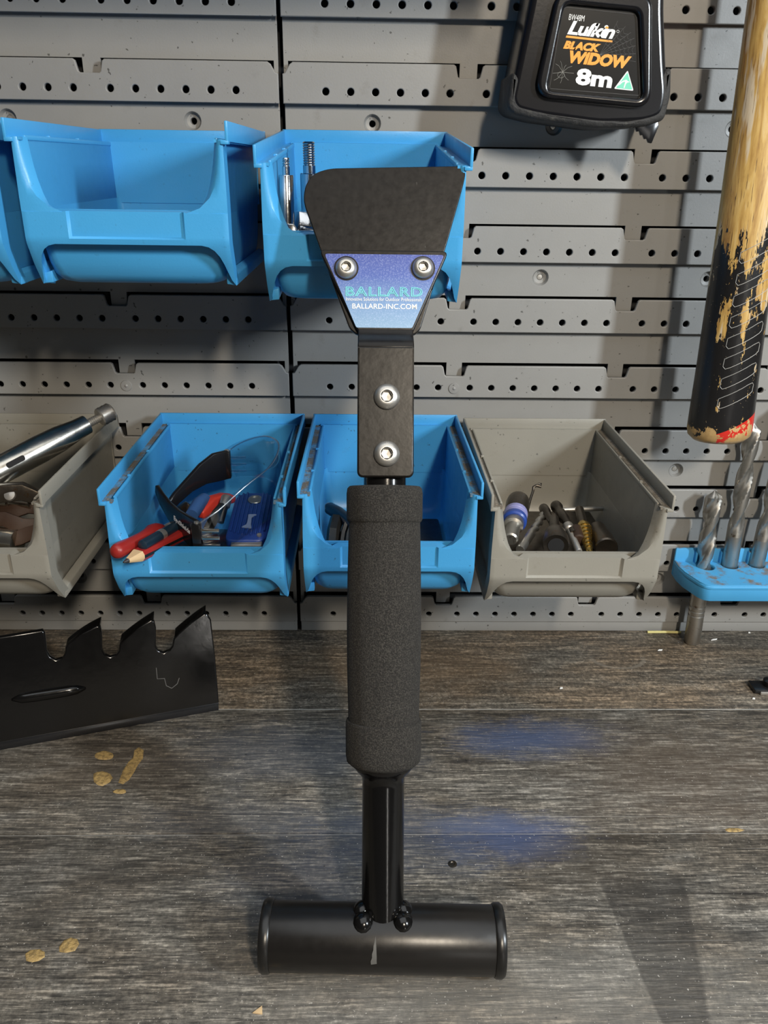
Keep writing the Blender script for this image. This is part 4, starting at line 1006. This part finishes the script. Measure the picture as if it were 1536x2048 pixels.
fd = thing('steel_tray', 'worn metal plate on the floor of grey bin under the bits', 'plate', (150, -80, 113))
mb = MB(); mb.box((112, -134, 112.6), (190, -42, 127)); mb.build('plate_body', M_DARKST, fd, bev=1.5)

# ------------------------------------------------------------------ small things on the bench
sx_ = thing('yellow_straw', 'short yellow straw lying at the foot of the wall by the drill', 'straw', atz(1337, 1260, 1.2))
mb = MB(); mb.tube([Vector((262, -5.6, 1.3)), Vector((278, -5.4, 1.3)), Vector((290, -6.0, 1.3))], 1.1, 8); mb.build('stem', M_STRAW, sx_)
ck = thing('black_clip', 'small black metal clip on the bench at the right edge', 'clip', atz(1515, 1380, 0))
pc = atz(1515, 1380, 0)
mb = MB(); mb.box((pc.x-5, pc.y-6, 1.0), (pc.x+30, pc.y+7, 4.0)); cb = mb.build('clip_plate', M_BLKP, ck, bev=.8)
mb = MB(); mb.box((pc.x-1, pc.y-7, .2), (pc.x+28, pc.y-4.6, 2.8)); mb.build('clip_edge', M_STEEL, ck, bev=.5)
mb = MB(); mb.lathe([(5.4, 0), (5.4, 4.5), (4, 5.5), (.01, 6)], (pc.x+9, pc.y+1, 3.5), (0, 0, 1), 14); mb.build('clip_knob', M_BLKP, ck)
chips = [(1320, 1301, 'pale splinter on the bench left of the drill shank', 4.6, 1.5, 10), (1428, 1280, 'pale splinter right of the drill shank foot', 6.5, 1.2, 15),
         (1507, 1398, 'white crumb below the black clip', 2.4, 1.6, 0), (1122, 1377, 'cream crumb on the brown back board', 3, 1.8, 20),
         (1498, 1266, 'white crumb on the bench by the wall at right', 2, 1.6, 5)]
for (x, y, lb, w_, h_, an) in chips:
    p = atz(x, y, 0); r_ = Matrix.Translation((p.x, p.y, .02)) @ Matrix.Rotation(radians(an), 4, 'Z')
    mb = MB(); mb.prism([(-w_/2, -h_*.3), (w_*.3, -h_/2), (w_/2, h_*.2), (-w_*.1, h_/2)], .9, r_ @ Matrix.Translation((0, 0, .9)))
    one(mb.build('wood_chip', M_PALE if h_ > 2.5 else M_WHITE, None, bev=.15), lb, 'chip', 'crumbs on the bench')
kn = atz(905, 1728, -.2)
mb = MB(); mb.lathe([(2.6, -.1), (2.4, .35), (1.4, .45), (1.0, .1), (.01, .1)], (kn.x, kn.y, -.25), (0, 0, 1), 14); mb.build('nail_head', M_DARKST, planks[2])
fk = atz(517, 2022, -.25)
mb = MB(); mb.prism([(-2.6, -1.2), (2.0, -1.8), (1.4, 2.2)], .8, Matrix.Translation((fk.x, fk.y, .5))); mb.build('pale_chip', M_PALE, planks[2], bev=.15)  # loose pale chip lying on the board
